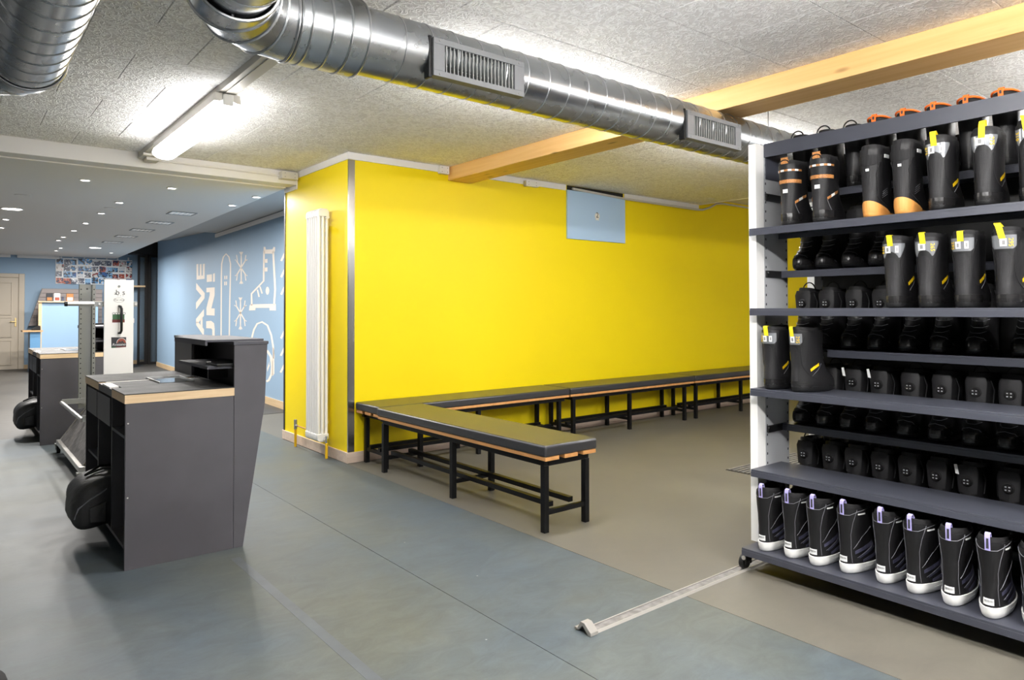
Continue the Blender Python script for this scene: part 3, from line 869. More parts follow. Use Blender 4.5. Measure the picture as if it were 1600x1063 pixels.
# outlet grilles let into the duct side
def grille(x0, x1, label):
    zt, zb = 2.405, 2.256
    yb = -3.052
    fr = MB()
    e = 0.020
    ca = (x1 - x0) * 0.115
    fr.box(x0, x1, yb - 0.022, yb + 0.02, zt - e, zt + 0.004).box(x0, x1, yb - 0.022, yb + 0.02, zb - 0.004, zb + e)
    fr.box(x0, x0 + ca, yb - 0.022, yb + 0.02, zb + e, zt - e).box(x1 - ca, x1, yb - 0.022, yb + 0.02, zb + e, zt - e)
    t = build('air_grille', fr, Mt['grille'], duct, bevel=0.001)
    t['label'] = label
    base = Vector(((x0 + x1) / 2, yb, (zt + zb) / 2)) - ORIGIN[duct.name]
    build('back_plate', MB().box(x0 + ca, x1 - ca, yb + 0.010, yb + 0.016, zb + e, zt - e), Mt['dark_void'], t)  # near-black plate paints the shade behind the blades
    n = 19
    b0 = None
    for k in range(n):
        xx = x0 + ca + (x1 - x0 - 2 * ca) * (k + 0.5) / n
        if b0 is None:
            b0 = build('louvre_blade', MB().prism([(-0.0018, 0.0), (0.0028, 0.0), (0.0075, 0.022), (0.003, 0.022)], 'z', -(zt - zb - 2 * e) / 2, (zt - zb - 2 * e) / 2), Mt['galv_grey'], t, local=True)
            b0.location = base + Vector((xx - (x0 + x1) / 2, -0.018, 0))
        else:
            clone(b0, t).location = base + Vector((xx - (x0 + x1) / 2, -0.018, 0))
    hb = MB()
    for q in range(5):
        z = zb + e + (zt - zb - 2 * e) * (q + 0.5) / 5
        hb.box(x0 + ca, x1 - ca, yb + 0.003, yb + 0.006, z - 0.0025, z + 0.0025)
    build('cross_bar', hb, Mt['ink'], t)
    gk = MB()
    gk.box(x0 - 0.016, x0, yb - 0.012, yb + 0.03, zb - 0.012, zt + 0.012)
    build('gasket', gk, Mt['black'], t, bevel=0.005)
    for sx in (x0 + 0.03, x1 - 0.03):
        for sz in (zb + 0.006, zt - 0.006):
            build('screw', MB().cyl((sx, yb - 0.024, sz), (sx, yb - 0.021, sz), 0.004, 8), Mt['ink_grey'], t)
    return t
grille(-1.105, -0.625, 'long louvred air grille on the duct at left, above the yellow corner')
grille(0.56, 1.08, 'louvred air grille on the duct beside the wooden beam')
# second duct at upper left
d2x = -2.385
d2 = thing('ventilation_duct', 'short galvanised spiral duct at upper left that turns off to the left', 'duct', (d2x, -2.0, 2.37))
build('pipe_run', MB().cyl((d2x, -8.5, 2.37), (d2x, -1.92, 2.37), 0.14, 48), Mt['duct'], d2, smooth=True)
for k in range(13):
    y = -2.016 - 0.1325 * k
    c = clone(sm, d2, Matrix.Translation(Vector((0, y + 2.0, 0))) @ Matrix.Rotation(PI / 2, 4, 'Z') @ Matrix.Scale(1.062, 4))
e2 = Vector((d2x - 0.16, -1.92, 2.37))
prev = None
for k in range(5):
    a = (PI / 2) * k / 4
    p = e2 + Vector((0.16 * math.cos(a), 0.16 * math.sin(a), 0))
    ring = cring(p, a, 0.146)
    if prev:
        build('elbow_segment', MB().rings([prev, ring], False, False), Mt['duct'], d2, smooth=True)
    if k in (0, 2, 4):
        build('elbow_ring', MB().torus(p, (Vector((math.cos(a), math.sin(a), 0)), Vector((0, 0, 1)), Vector((-math.sin(a), math.cos(a), 0))), 0.146, 0.005, 44, 6), Mt['duct_seam'], d2, smooth=True)
    prev = ring
build('pipe_run', MB().cyl((e2.x, e2.y + 0.16, 2.37), (-6.5, e2.y + 0.16, 2.37), 0.14, 40), Mt['duct'], d2, smooth=True)
for yy in (-4.0, -2.4):
    build('hanger_rod', MB().cyl((d2x, yy, 2.505), (d2x, yy, CEIL), 0.003, 6), Mt['steel_grey'], d2)

# ================================================================== RADIATOR
ra = thing('radiator', 'tall white column radiator on the narrow yellow wall', 'radiator', (-0.08, 0.46, 0.14))
s0 = None
z0, z1 = 0.0, 2.045
for k in range(6):
    yy = 0.345 + 0.0465 * k - 0.46
    if s0 is None:
        m_ = MB()
        for xx in (-0.036, 0.0, 0.036):
            m_.cyl((xx, 0, z0 + 0.03), (xx, 0, z1 - 0.03), 0.0145, 12)
        for zc in (z0 + 0.035, z1 - 0.035):
            s_ = 1 if zc > 1 else -1
            prof = [(-0.052, -0.035 * s_), (0.052, -0.035 * s_), (0.052, 0.012 * s_), (0.043, 0.028 * s_), (0.026, 0.036 * s_), (-0.026, 0.036 * s_), (-0.043, 0.028 * s_), (-0.052, 0.012 * s_)]
            m_.prism([(a, zc + b) for a, b in prof], 'y', -0.021, 0.021)
        s0 = build('radiator_section', m_, Mt['white_gloss'], ra, local=True, bevel=0.006, smooth=True)
        s0.location = (0, yy, 0)
    else:
        clone(s0, ra).location = (0, yy, 0)
build('wall_bracket', MB().box(-0.03, -0.001, 0.40, 0.52, 2.02, 2.05), Mt['white_gloss'], ra)
build('wall_bracket', MB().box(-0.03, -0.001, 0.40, 0.52, 0.28, 0.31), Mt['white_gloss'], ra)
build('bleed_valve', MB().tube([(-0.062, 0.322, 2.105), (-0.062, 0.285, 2.105)], 0.008, 10).cyl((-0.062, 0.287, 2.105), (-0.062, 0.277, 2.105), 0.014, 12), Mt['white_gloss'], ra)
vl = build('valve', MB().cyl((-0.064, 0.285, 0.165), (-0.064, 0.325, 0.165), 0.016, 12).cyl((-0.064, 0.29, 0.135), (-0.064, 0.29, 0.195), 0.013, 12), Mt['chrome'], ra, smooth=True)
build('supply_pipe', MB().cyl((-0.064, 0.29, 0.0), (-0.064, 0.29, 0.14), 0.0125, 12), Mt['pipe_yellow'], ra, smooth=True)
build('supply_pipe', MB().cyl((-0.068, 0.98, 0.0), (-0.068, 0.98, 0.175), 0.0125, 12), Mt['pipe_yellow'], ra, smooth=True)
build('valve', MB().cyl((-0.068, 0.98, 0.165), (-0.068, 0.98, 0.255), 0.015, 12).cyl((-0.068, 0.98, 0.20), (-0.068, 0.93, 0.20), 0.011, 12), Mt['steel_grey'], ra, smooth=True)
build('return_pipe', MB().cyl((-0.068, 0.94, 0.20), (-0.068, 0.60, 0.20), 0.006, 8), Mt['copper'], ra)

# ================================================================== BENCHES
def bench(L, legs, label, loc, rotz, group=None):
    """bench along local x, local y in 0..0.43 (0 = viewer side)"""
    t = thing('changing_bench', label, 'bench', loc, rotz, group)
    D = 0.425
    build('cushion', MB().box(0.003, L - 0.003, 0.0, D, 0.447, 0.513), Mt['vinyl'], t, local=True, bevel=0.014, seg=3, smooth=True)
    for a, b in ((0.008, 0.115), (0.16, 0.265), (0.31, 0.417)):
        build('seat_slat', MB().box(0.008, L - 0.008, a, b, 0.424, 0.446), Mt['slat_wood'], t, local=True, bevel=0.002)
    for yy in (0.03, 0.36):
        build('seat_rail', MB().box(0.05, L - 0.05, yy, yy + 0.035, 0.388, 0.4235), Mt['black_metal'], t, local=True)
    for lx in legs:
        for yy in (0.03, 0.36):
            lg = build('leg', MB().box(lx, lx + 0.036, yy, yy + 0.036, 0.0, 0.3885), Mt['black_metal'], t, local=True, bevel=0.002)
        build('end_bar', MB().box(lx + 0.004, lx + 0.032, 0.066, 0.36, 0.385, 0.4235), Mt['black_metal'], t, local=True)
        build('cross_bar', MB().box(lx + 0.006, lx + 0.030, 0.066, 0.36, 0.10, 0.128), Mt['black_metal'], t, local=True)
    for yy in (0.115, 0.275):
        build('foot_rail', MB().box(legs[0] - 0.0, legs[-1] - 0.02, yy, yy + 0.034, 0.128, 0.158), Mt['black_metal'], t, local=True)
    return t
# long benches against the yellow wall (viewer side is -y)
bench(2.11, (0.07, 1.0, 1.98), 'black padded bench against the yellow wall nearest the corner, meeting the free bench', (0.055, -0.44, 0), 0, 'black benches along the yellow wall')
bench(2.01, (0.06, 0.90, 1.85), 'black padded bench in the middle of the row along the yellow wall', (2.17, -0.44, 0), 0, 'black benches along the yellow wall')
bench(2.06, (0.05, 0.98, 1.92), 'black padded bench at the far end of the row, partly behind the shoe rack', (4.185, -0.44, 0), 0, 'black benches along the yellow wall')
# free-standing bench reaching into the room
bench(2.03, (0.03, 1.0, 1.95), 'free-standing black padded bench reaching from the corner into the room', (0.03, -0.443, 0), -PI / 2)
# ================================================================== WORK COUNTERS
def counter(label, loc):
    t = thing('service_counter', label, 'counter', loc, 0, 'anthracite service counters')
    A, Bk = Mt['anth'], Mt['mat_black']
    B = lambda nm, mb, m, **k: build(nm, mb, m, t, local=True, **k)
    tw = [(0.577, 0.0), (0.694, 0.774), (0.707, 1.105), (0.526, 1.105), (0.526, 0.0)]
    for y in (0.0, 1.28):
        B('side_panel', MB().box(0.0, 0.5245, y, y + 0.02, 0.0, 0.828), A, bevel=0.0015)
        B('tower_panel', MB().prism(tw, 'y', y, y + 0.02), A, bevel=0.0015)
    for y in (0.44, 0.885):
        B('divider', MB().box(0.012, 0.50, y, y + 0.018, 0.10, 0.828), A)
    B('bottom_board', MB().box(0.012, 0.50, 0.02, 1.28, 0.082, 0.10), A)
    B('back_panel', MB().box(0.50, 0.518, 0.02, 1.28, 0.03, 0.828), A)
    for y0_, y1_ in ((0.462, 0.883), (0.905, 1.278)):
        B('drawer_front', MB().box(0.004, 0.020, y0_, y1_, 0.655, 0.812), A, bevel=0.0015)
    B('bay_shelf', MB().box(0.012, 0.50, 0.02, 0.44, 0.640, 0.656), Mt['anth2'])
    B('bay_shelf', MB().box(0.012, 0.50, 0.903, 1.28, 0.395, 0.411), Mt['anth2'])
    # plywood worktop: front block, rear block and the dark vice channel between them
    B('worktop', MB().box(-0.004, 0.527, -0.002, 0.36, 0.829, 0.872), Mt['ply'])
    B('worktop', MB().box(-0.004, 0.527, 0.79, 1.30, 0.829, 0.872), Mt['ply'])
    B('worktop', MB().box(0.05, 0.527, 0.36, 0.79, 0.829, 0.868), Mt['anth2'])
    B('channel_insert', MB().box(-0.003, 0.05, 0.36, 0.79, 0.829, 0.868), A)
    B('rubber_top', MB().box(-0.005, 0.527, -0.003, 0.36, 0.872, 0.8765), Bk)
    B('rubber_top', MB().box(-0.005, 0.527, 0.79, 1.30, 0.872, 0.8765), Bk)
    B('rubber_top', MB().box(0.045, 0.527, 0.36, 0.70, 0.868, 0.8762), Bk)
    B('channel_rail', MB().box(0.02, 0.27, 0.705, 0.72, 0.868, 0.879), Mt['alu'])
    B('end_stop', MB().box(-0.003, 0.042, 0.43, 0.66, 0.868, 0.877), Mt['white'])
    tray = B('acrylic_tray', MB().box(0.25, 0.44, 0.46, 0.80, 0.8766, 0.8795), Mt['acrylic'])
    build('tray_rim', MB().box(0.25, 0.44, 0.795, 0.80, 0.8795, 0.886).box(0.25, 0.255, 0.46, 0.795, 0.8795, 0.886).box(0.435, 0.44, 0.46, 0.795, 0.8795, 0.886), Mt['label'], tray, local=True)
    # raised tower
    B('tower_front', MB().box(0.527, 0.543, 0.872, 1.28, 0.877, 1.105), A)
    B('tower_front', MB().box(0.527, 0.543, 0.02, 1.28, 0.829, 0.876), A)
    bkp = MB()
    bkp.rings([[(0.577, 0.02, 0.0), (0.577, 1.28, 0.0), (0.562, 1.28, 0.0), (0.562, 0.02, 0.0)],
               [(0.694, 0.02, 0.774), (0.694, 1.28, 0.774), (0.679, 1.28, 0.774), (0.679, 0.02, 0.774)],
               [(0.707, 0.02, 1.105), (0.707, 1.28, 1.105), (0.692, 1.28, 1.105), (0.692, 0.02, 1.105)]])
    B('tower_back', bkp, A)
    B('tower_top', MB().box(0.522, 0.712, -0.004, 1.304, 1.105, 1.122), Mt['anth2'], bevel=0.0015)
    B('pull_out_lid', MB().box(0.385, 0.70, 0.04, 0.70, 1.122, 1.134), Mt['anth2'], bevel=0.0015)
    B('lid_lip', MB().box(0.385, 0.397, 0.04, 0.70, 1.104, 1.122), Mt['anth2'])
    B('inner_shelf', MB().box(0.40, 0.66, 0.05, 0.66, 0.975, 0.991), Mt['anth2'])
    B('inner_divider', MB().box(0.545, 0.66, 0.56, 0.576, 0.877, 0.975), A)
    for x, z in ((0.006, 0.73), (0.006, 0.36)):
        B('cap_screw', MB().cyl((x + 0.006, -0.002, z), (x + 0.006, 0.001, z), 0.004, 8), Mt['alu'])
    return t
c1 = counter('anthracite service counter with wood-edged worktop standing nearest the viewer', (-1.94, -1.543, 0))
c2 = dup(c1, (-1.949, 2.56, 0), 0, 'anthracite service counter standing farther back behind the metal trolley')
nb = thing('tablet', 'thin black tablet lying on the inner shelf of the near counter', 'tablet', (-1.41, -1.40, 0.9915))
build('case', MB().box(-1.50, -1.33, -1.515, -1.31, 0.9915, 1.004), Mt['black'], nb, bevel=0.004)
build('silver_corner', MB().box(-1.498, -1.475, -1.325, -1.3102, 0.997, 1.0055), Mt['alu'], nb)

# black bags hanging out of the middle bays
def bag(label, loc):
    t = thing('black_bag', label, 'bag', loc, 0, 'black bags stuffed into the counters')
    rr = random.Random(3)
    rs = []
    n = 28
    for xx, z0_, z1_, hy in ((0.30, 0.004, 0.280, 0.175), (0.10, 0.004, 0.285, 0.190), (0.0, 0.004, 0.285, 0.192), (-0.06, -0.010, 0.272, 0.195), (-0.115, -0.016, 0.250, 0.190), (-0.150, -0.006, 0.225, 0.178), (-0.172, 0.020, 0.190, 0.150), (-0.180, 0.05, 0.15, 0.10)):
        ring = []
        zc, hz = (z0_ + z1_) / 2, (z1_ - z0_) / 2
        for k in range(n):
            a = 2 * PI * k / n
            c_, s_ = math.cos(a), math.sin(a)
            e = 0.42
            w = 1 + rr.uniform(-0.03, 0.02)
            z = zc + hz * math.copysign(abs(s_) ** e, s_) * (w if xx < 0 else 1)
            ring.append((xx + (rr.uniform(-.008, .008) if xx < 0 else 0), hy * math.copysign(abs(c_) ** e, c_) * w, z))
        rs.append(ring)
    body = build('bag_body', MB().rings(rs), Mt['fabric_black'], t, local=True, smooth=True)
    sd = body.modifiers.new('subd', 'SUBSURF')
    sd.levels = 1
    sd.render_levels = 1
    for yy in (-0.196, 0.196):
        build('side_seam', MB().tube([(-0.02, yy, 0.215), (-0.03, yy, 0.205), (-0.10, yy * 0.96, 0.165), (-0.150, yy * 0.88, 0.12), (-0.165, yy * .75, 0.06)], 0.004, 6), Mt['piping'], t, local=True, smooth=True)
        build('side_pocket', MB().rings([[(-0.02, yy * 0.97, 0.03), (-0.10, yy * 0.95, 0.035), (-0.10, yy * 1.03, 0.04), (-0.02, yy * 1.04, 0.035)], [(-0.02, yy * 0.97, 0.15), (-0.105, yy * 0.95, 0.12), (-0.105, yy * 1.01, 0.118), (-0.02, yy * 1.04, 0.145)]]), Mt['fabric_black'], t, local=True, bevel=0.006)
    build('top_strap', MB().tube([(0.06, -0.06, 0.292), (-0.02, -0.05, 0.300), (-0.10, -0.02, 0.268), (-0.02, 0.03, 0.301), (0.06, 0.05, 0.292)], 0.007, 6), Mt['black'], t, local=True, smooth=True)
    return t
b1 = bag('black nylon bag bulging out of the near counter', (-1.925, -0.87, 0.1005))
b2 = dup(b1, (-1.935, 2.56 + 0.67, 0.1005), 0, 'black nylon bag bulging out of the far counter')

# ================================================================== TROLLEY with the white panel
tx, ty = -1.56, 1.45
tro = thing('ski_trolley', 'grey metal rack trolley on castors with a white end panel, between the two counters', 'trolley', (tx, ty, 0))
T = lambda nm, mb, m, **k: build(nm, mb, m, tro, **k)
for sx in (-1.85, -1.27):
    T('base_rail', MB().box(sx - 0.02, sx + 0.02, 0.62, 2.04, 0.085, 0.125), Mt['alu'], bevel=0.003)
for yy in (0.64, 2.0):
    T('cross_rail', MB().box(-1.83, -1.29, yy - 0.02, yy + 0.02, 0.087, 0.122), Mt['alu'])
for s in (-1, 1):
    pl = MB()
    x0 = tx + s * 0.28
    x1 = tx + s * 0.085
    pl.rings([[(x0, 0.66, 0.127), (x0, 1.98, 0.127), (x0 - s * 0.006, 1.98, 0.122), (x0 - s * 0.006, 0.66, 0.122)],
              [(x1, 0.66, 0.40), (x1, 1.98, 0.40), (x1 - s * 0.006, 1.98, 0.396), (x1 - s * 0.006, 0.66, 0.396)]])
    T('sloping_plate', pl, Mt['alu_dirty'])
    T('plate_edge', MB().tube([(x0, 1.985, 0.13), (x1, 1.985, 0.405)], 0.008, 6), Mt['alu'])
T('deck', MB().box(tx - 0.085, tx + 0.085, 0.66, 1.98, 0.396, 0.402), Mt['alu_dirty'])
for xx in (-1.85,):
    T('hoop_rail', MB().tube([(xx, 1.86, 0.475), (xx, 0.62, 0.475)], 0.016, 12), Mt['alu'], smooth=True)
for yy in (0.62, 1.84):
    T('hoop_arm', MB().box(-1.85, -1.60, yy - 0.005, yy + 0.005, 0.46, 0.505), Mt['galv_grey'])
for yy in (0.96, 1.96):
    up = MB()
    w = 0.064
    cx_ = -1.566 if yy < 1 else -1.648
    up.prism([(cx_ - w, yy - 0.02), (cx_ - w + 0.026, yy - 0.02), (cx_ - w + 0.03, yy + 0.012), (cx_ + w - 0.03, yy + 0.012), (cx_ + w - 0.026, yy - 0.02),
              (cx_ + w, yy - 0.02), (cx_ + w, yy + 0.03), (cx_ - w, yy + 0.03)], 'z', 0.40, 1.53)
    u_ = T('upright', up, Mt['galv_grey'])
    hl = MB()
    for z in [0.45 + 0.045 * k for k in range(24)]:
        for dx_ in (-w + 0.013, w - 0.013):
            hl.cyl((cx_ + dx_, yy - 0.0212, z), (cx_ + dx_, yy - 0.019, z), 0.0058, 8)
    h_ = build('punched_hole', hl, Mt['ink'], u_)
    h_['kind'] = 'stuff'
    if yy > 1:
        build('bolt', MB().cyl((cx_, yy + 0.010, 1.49), (cx_, yy + 0.007, 1.49), 0.008, 8), Mt['ink'], u_)
# hanging bar, bracket and the white end panel (its face looks at the viewer)
py = 0.90
T('hanger_bar', MB().tube([(-1.925, py + 0.035, 1.345), (-1.735, py + 0.035, 1.345)], 0.017, 14), Mt['alu'], smooth=True)
T('bar_end_cap', MB().tube([(-1.935, py + 0.035, 1.345), (-1.915, py + 0.035, 1.345)], 0.0195, 14), Mt['black'], smooth=True)
T('bracket_plate', MB().box(-1.738, -1.428, py + 0.028, py + 0.036, 1.323, 1.365), Mt['galv_grey'], bevel=0.003)
for xx in (-1.70, -1.44):
    T('bolt', MB().cyl((xx, py + 0.022, 1.345), (xx, py + 0.03, 1.345), 0.010, 10), Mt['chrome'])
pn = T('end_panel', MB().box(-1.671, -1.461, py, py + 0.018, 0.13, 1.54), Mt['white_gloss'], bevel=0.0015)
pn['label'] = 'white end panel with stickers and a black handle'
po = ORIGIN[pn.name]
def on_panel(px_, pz_, d=0.0008):
    return frame(Vector((px_, py - d, pz_)) - po, (1, 0, 0), (0, 0, 1))
build('screw', MB().cyl((-1.567, py - 0.004, 1.487), (-1.567, py, 1.487), 0.009, 12), Mt['ink_grey'], pn)
text_obj('lettering', 'a', 0.036, Mt['ink'], pn, on_panel(-1.594, 1.431), 0.0003)
text_obj('lettering', 'b s', 0.060, Mt['ink'], pn, on_panel(-1.557, 1.437), 0.0003)
text_obj('lettering', '- - -', 0.030, Mt['ink'], pn, on_panel(-1.556, 1.414), 0.0003)
ov = MB()
rs_ = []
for rr_ in (1.0, 0.93):
    rs_.append([(-1.567 + 0.038 * rr_ * math.cos(2 * PI * k / 32), py - 0.0006, 1.3765 + 0.0185 * rr_ * math.sin(2 * PI * k / 32)) for k in range(32)])
build('oval_logo', MB().rings(rs_, False, False), Mt['ink'], pn)
text_obj('lettering', 'Ther Wear', 0.016, Mt['ink'], pn, on_panel(-1.565, 1.377), 0.0004, 0.35)
build('handle', MB().tube([(-1.565, py, 1.327), (-1.562, py - 0.04, 1.325), (-1.556, py - 0.052, 1.305), (-1.556, py - 0.052, 1.13), (-1.562, py - 0.04, 1.112), (-1.565, py, 1.110)], 0.0095, 12), Mt['black'], pn, smooth=True)
st = build('sticker', MB().box(-1.612, -1.527, py - 0.0008, py, 1.213, 1.262), Mt['green'], pn)
build('sticker_band', MB().box(-1.614, -1.525, py - 0.0012, py - 0.0008, 1.196, 1.220), Mt['maroon'], st)
for k in range(5):
    build('bubble_letter', MB().torus((-1.603 + 0.0185 * k, py - 0.0010, 1.268), 'y', 0.0085, 0.0018, 14, 4), Mt['ink_grey'], st)
st2 = build('sticker', MB().prism([(-1.618, 0.992), (-1.513, 0.996), (-1.513, 1.076), (-1.6195, 1.078)], 'y', py - 0.0008, py), Mt['ink'], pn)
hm = []
for k in range(13):
    a = PI * k / 12
    hm.append((-1.547 + 0.034 * math.cos(a), 1.030 + 0.038 * math.sin(a)))
build('half_disc', MB().prism(hm, 'y', py - 0.0013, py - 0.0008), Mt['rust'], st2)
build('disc_outline', MB().tube([(x, py - 0.0012, z) for x, z in hm], 0.0018, 5), Mt['label'], st2)
build('peak', MB().prism([(-1.574, 1.031), (-1.561, 1.047), (-1.552, 1.038), (-1.541, 1.049), (-1.524, 1.031)], 'y', py - 0.0017, py - 0.0013), Mt['ink'], st2)
text_obj('lettering', 'Rossano', 0.028, Mt['label'], st2, on_panel(-1.566, 1.018, 0.0018), 0.0004, 0.25)
build('sticker_edge', MB().box(-1.617, -1.585, py - 0.0013, py - 0.0008, 0.993, 1.001), Mt['green'], st2)
build('sticker_edge', MB().box(-1.585, -1.514, py - 0.0013, py - 0.0008, 0.997, 1.004), Mt['maroon'], st2)
for xx, yy in ((-1.85, 2.06), (-1.27, 2.06), (-1.27, 0.62)):
    cst = T('castor', MB().box(xx - 0.028, xx + 0.028, yy - 0.03, yy + 0.03, 0.07, 0.087).box(xx - 0.022, xx - 0.018, yy - 0.022, yy + 0.022, 0.03, 0.07).box(xx + 0.018, xx + 0.022, yy - 0.022, yy + 0.022, 0.03, 0.07), Mt['galv_grey'])
    build('wheel', MB().cyl((xx - 0.014, yy, 0.034), (xx + 0.014, yy, 0.034), 0.034, 18), Mt['black'], cst, smooth=True)
cst = T('castor', MB().box(-1.885, -1.83, 0.58, 0.64, 0.07, 0.087).box(-1.88, -1.84, 0.585, 0.60, 0.03, 0.07), Mt['galv_grey'])
build('wheel', MB().cyl((-1.872, 0.61, 0.034), (-1.844, 0.61, 0.034), 0.034, 18), Mt['black'], cst, smooth=True)
T('brake_pedal', MB().box(-1.90, -1.86, 0.56, 0.59, 0.05, 0.058), Mt['black'])

# ================================================================== FAR END OF THE BACK ROOM
sw = thing('slatwall_display', 'taupe slatwall display panel with a sloping side on the far blue wall', 'display panel', (-0.6, 12.9, 0))
for k in range(9):
    z = 0.95 + 0.09 * k
    xl = -1.30 + 0.028 * k
    build('slat', MB().prism([(xl, z), (0.1, z), (0.1, z + 0.082), (xl + 0.026, z + 0.082)], 'y', 12.98, 13.01), Mt['slatwall'], sw)
build('backing', MB().prism([(-1.30, 0.94), (0.1, 0.94), (0.1, 1.77), (-1.06, 1.77)], 'y', 13.01, 13.05), Mt['ink_grey'], sw)
for xx in (-0.95, -0.05):
    build('support_post', MB().box(xx - 0.03, xx + 0.03, 13.05, 13.09, 0, 1.7), Mt['slatwall'], sw)
bd = thing('display_board', 'pale blue board framed in light wood at the far end behind the trolley', 'board', (-0.66, 12.6, 0))
build('board_face', MB().box(-1.10, -0.05, 12.52, 12.54, 0.0, 1.46), Mt['blue_board'], bd)
build('frame_stile', MB().box(-1.16, -1.10, 12.48, 12.56, 0, 1.46), Mt['ply'], bd)
build('frame_ledge', MB().box(-1.17, 0.02, 12.44, 12.60, 1.46, 1.485), Mt['ply'], bd)
for i, (x0, x1, h, m, m2, lab) in enumerate([(-1.02, -0.90, 0.165, 'ink', 'copper', 'dark packet with tan print on the ledge at the far end'),
                                         (-0.88, -0.765, 0.17, 'label', 'rust', 'white packet with red print on the far ledge'),
                                         (-0.735, -0.70, 0.10, 'boot_navy', 'blue_dark', 'narrow blue carton on the far ledge'),
                                         (-0.65, -0.52, 0.165, 'copper', 'label', 'brown packet with white label on the far ledge')]):
    t = thing('packet', lab, 'packet', ((x0 + x1) / 2, 12.55, 1.485), 0)
    build('box_body', MB().box(x0, x1, 12.52, 12.575, 1.4855, 1.485 + h), Mt[m], t, bevel=0.004)
    build('print', MB().box(x0 + 0.015, x1 - 0.015, 12.518, 12.52, 1.50, 1.485 + h * 0.5), Mt[m2], t)
lc = thing('side_cabinet', 'low blue cabinet with a wooden shelf top beside the far beige door', 'cabinet', (-1.3, 12.2, 0))
build('cabinet_body', MB().box(-1.34, -1.16, 12.0, 12.45, 0, 0.84), Mt['blue_dark'], lc)
build('shelf_top', MB().box(-1.47, -1.12, 11.95, 12.45, 0.84, 0.87), Mt['ply_dark'], lc)
ph = thing('black_phone', 'small black device lying on the wooden shelf at the far end', 'device', (-1.22, 12.2, 0.87))
build('body', MB().prism([(-1.31, 0.8702), (-1.15, 0.8702), (-1.15, 0.96), (-1.18, 0.965), (-1.30, 0.90)], 'y', 12.1, 12.3), Mt['black'], ph, bevel=0.01)
bs = thing('black_shelving', 'low black open shelving unit at the far end behind the white panel', 'shelving', (0.0, 12.0, 0))
build('case_back', MB().box(-0.20, 0.50, 12.3, 12.32, 0, 1.0), Mt['dark_void'], bs)
for xx in (-0.22, 0.50):
    build('case_side', MB().box(xx, xx + 0.02, 11.95, 12.32, 0, 1.0), Mt['black'], bs)
for z in (0.12, 0.40, 0.69, 0.98):
    build('shelf', MB().box(-0.20, 0.50, 11.95, 12.3, z, z + 0.022), Mt['steel_grey'] if z == 0.69 else Mt['black'], bs)
pb = thing('photo_board', 'collage of small ski photographs high on the far blue wall', 'photo board', (-0.02, 13.19, 2.18))
build('backing', MB().box(-0.79, 0.745, 13.18, 13.199, 1.885, 2.475), Mt['label'], pb)
pr = random.Random(11)
def photo_mat(c1, c2, sc):
    m = mat('photo_print', c1, 0.3, col2=c2, scale=sc, detail=3.0, distort=0.5)
    r = [n for n in m.node_tree.nodes if n.type == 'VALTORGB'][0].color_ramp
    r.interpolation = 'CONSTANT'
    r.elements[0].position = 0.0
    r.elements[1].position = 0.47
    e = r.elements.new(0.40)
    e.color = (0.02, 0.02, 0.03, 1)
    e = r.elements.new(0.60)
    e.color = (0.66, 0.68, 0.70, 1)
    e = r.elements.new(0.64)
    e.color = (*[min(1, x * 1.8 + .02) for x in c1], 1)
    return m
pmats = []
for i, (c1_, c2_) in enumerate([((0.02, 0.10, 0.32), (0.22, 0.42, 0.66)), ((0.34, 0.03, 0.03), (0.62, 0.58, 0.56)), ((0.02, 0.02, 0.03), (0.10, 0.28, 0.52)),
                                ((0.03, 0.22, 0.48), (0.62, 0.64, 0.68)), ((0.03, 0.04, 0.12), (0.45, 0.10, 0.06)), ((0.50, 0.50, 0.52), (0.10, 0.12, 0.18))]):
    pmats.append(photo_mat(c1_, c2_, 9 + 2 * i))
for r_ in range(4):
    for c_ in range(11):
        x = -0.78 + c_ * 0.139 + pr.uniform(-.01, .01)
        z = 1.895 + r_ * 0.144 + pr.uniform(-.012, .012)
        w_, h_ = pr.uniform(.11, .15), pr.uniform(.10, .15)
        build('photograph', MB().box(x, min(x + w_, 0.74), 13.172 - 0.002 * ((r_ + c_) % 3), 13.1795, z, min(z + h_, 2.47)), pmats[pr.randrange(6)], pb)
for k in range(7):
    x = -0.70 + k * 0.225
    build('hanging_clip', MB().box(x, x + 0.03, 13.175, 13.199, 2.475, 2.54), Mt['label'], pb)
tag(build('wooden_shelf', MB().box(0.55, 0.98, 12.90, 13.19, 1.83, 1.87), Mt['ply']), 'short light wood wall shelf at the far end beside the glass doors', 'shelf')
th = thing('thermostat', 'small white thermostat with dark screen on the far blue wall', 'thermostat', (0.72, 13.19, 1.05))
build('case', MB().box(0.655, 0.80, 13.175, 13.199, 0.98, 1.09), Mt['white'], th, bevel=0.004)
build('screen', MB().box(0.675, 0.745, 13.172, 13.1755, 1.00, 1.07), Mt['black'], th)
# dark round foot of a stand that just enters the frame at lower left
sb = thing('stand_base', 'dark round stand foot just entering the frame at the lower left corner', 'stand', (-2.62, -2.42, 0))
bx, by = -2.628, -2.44
rs_ = [[(bx + r_ * math.cos(2 * PI * k / 40), by + r_ * math.sin(2 * PI * k / 40), z) for k in range(40)] for z, r_ in ((0.0, 0.168), (0.006, 0.172), (0.018, 0.168), (0.030, 0.12), (0.036, 0.03))]
build('foot_plate', MB().rings(rs_), Mt['boot_soft'], sb, smooth=True)
build('pole', MB().cyl((bx, by, 0.034), (bx, by, 1.1), 0.016, 14), Mt['black'], sb, smooth=True)
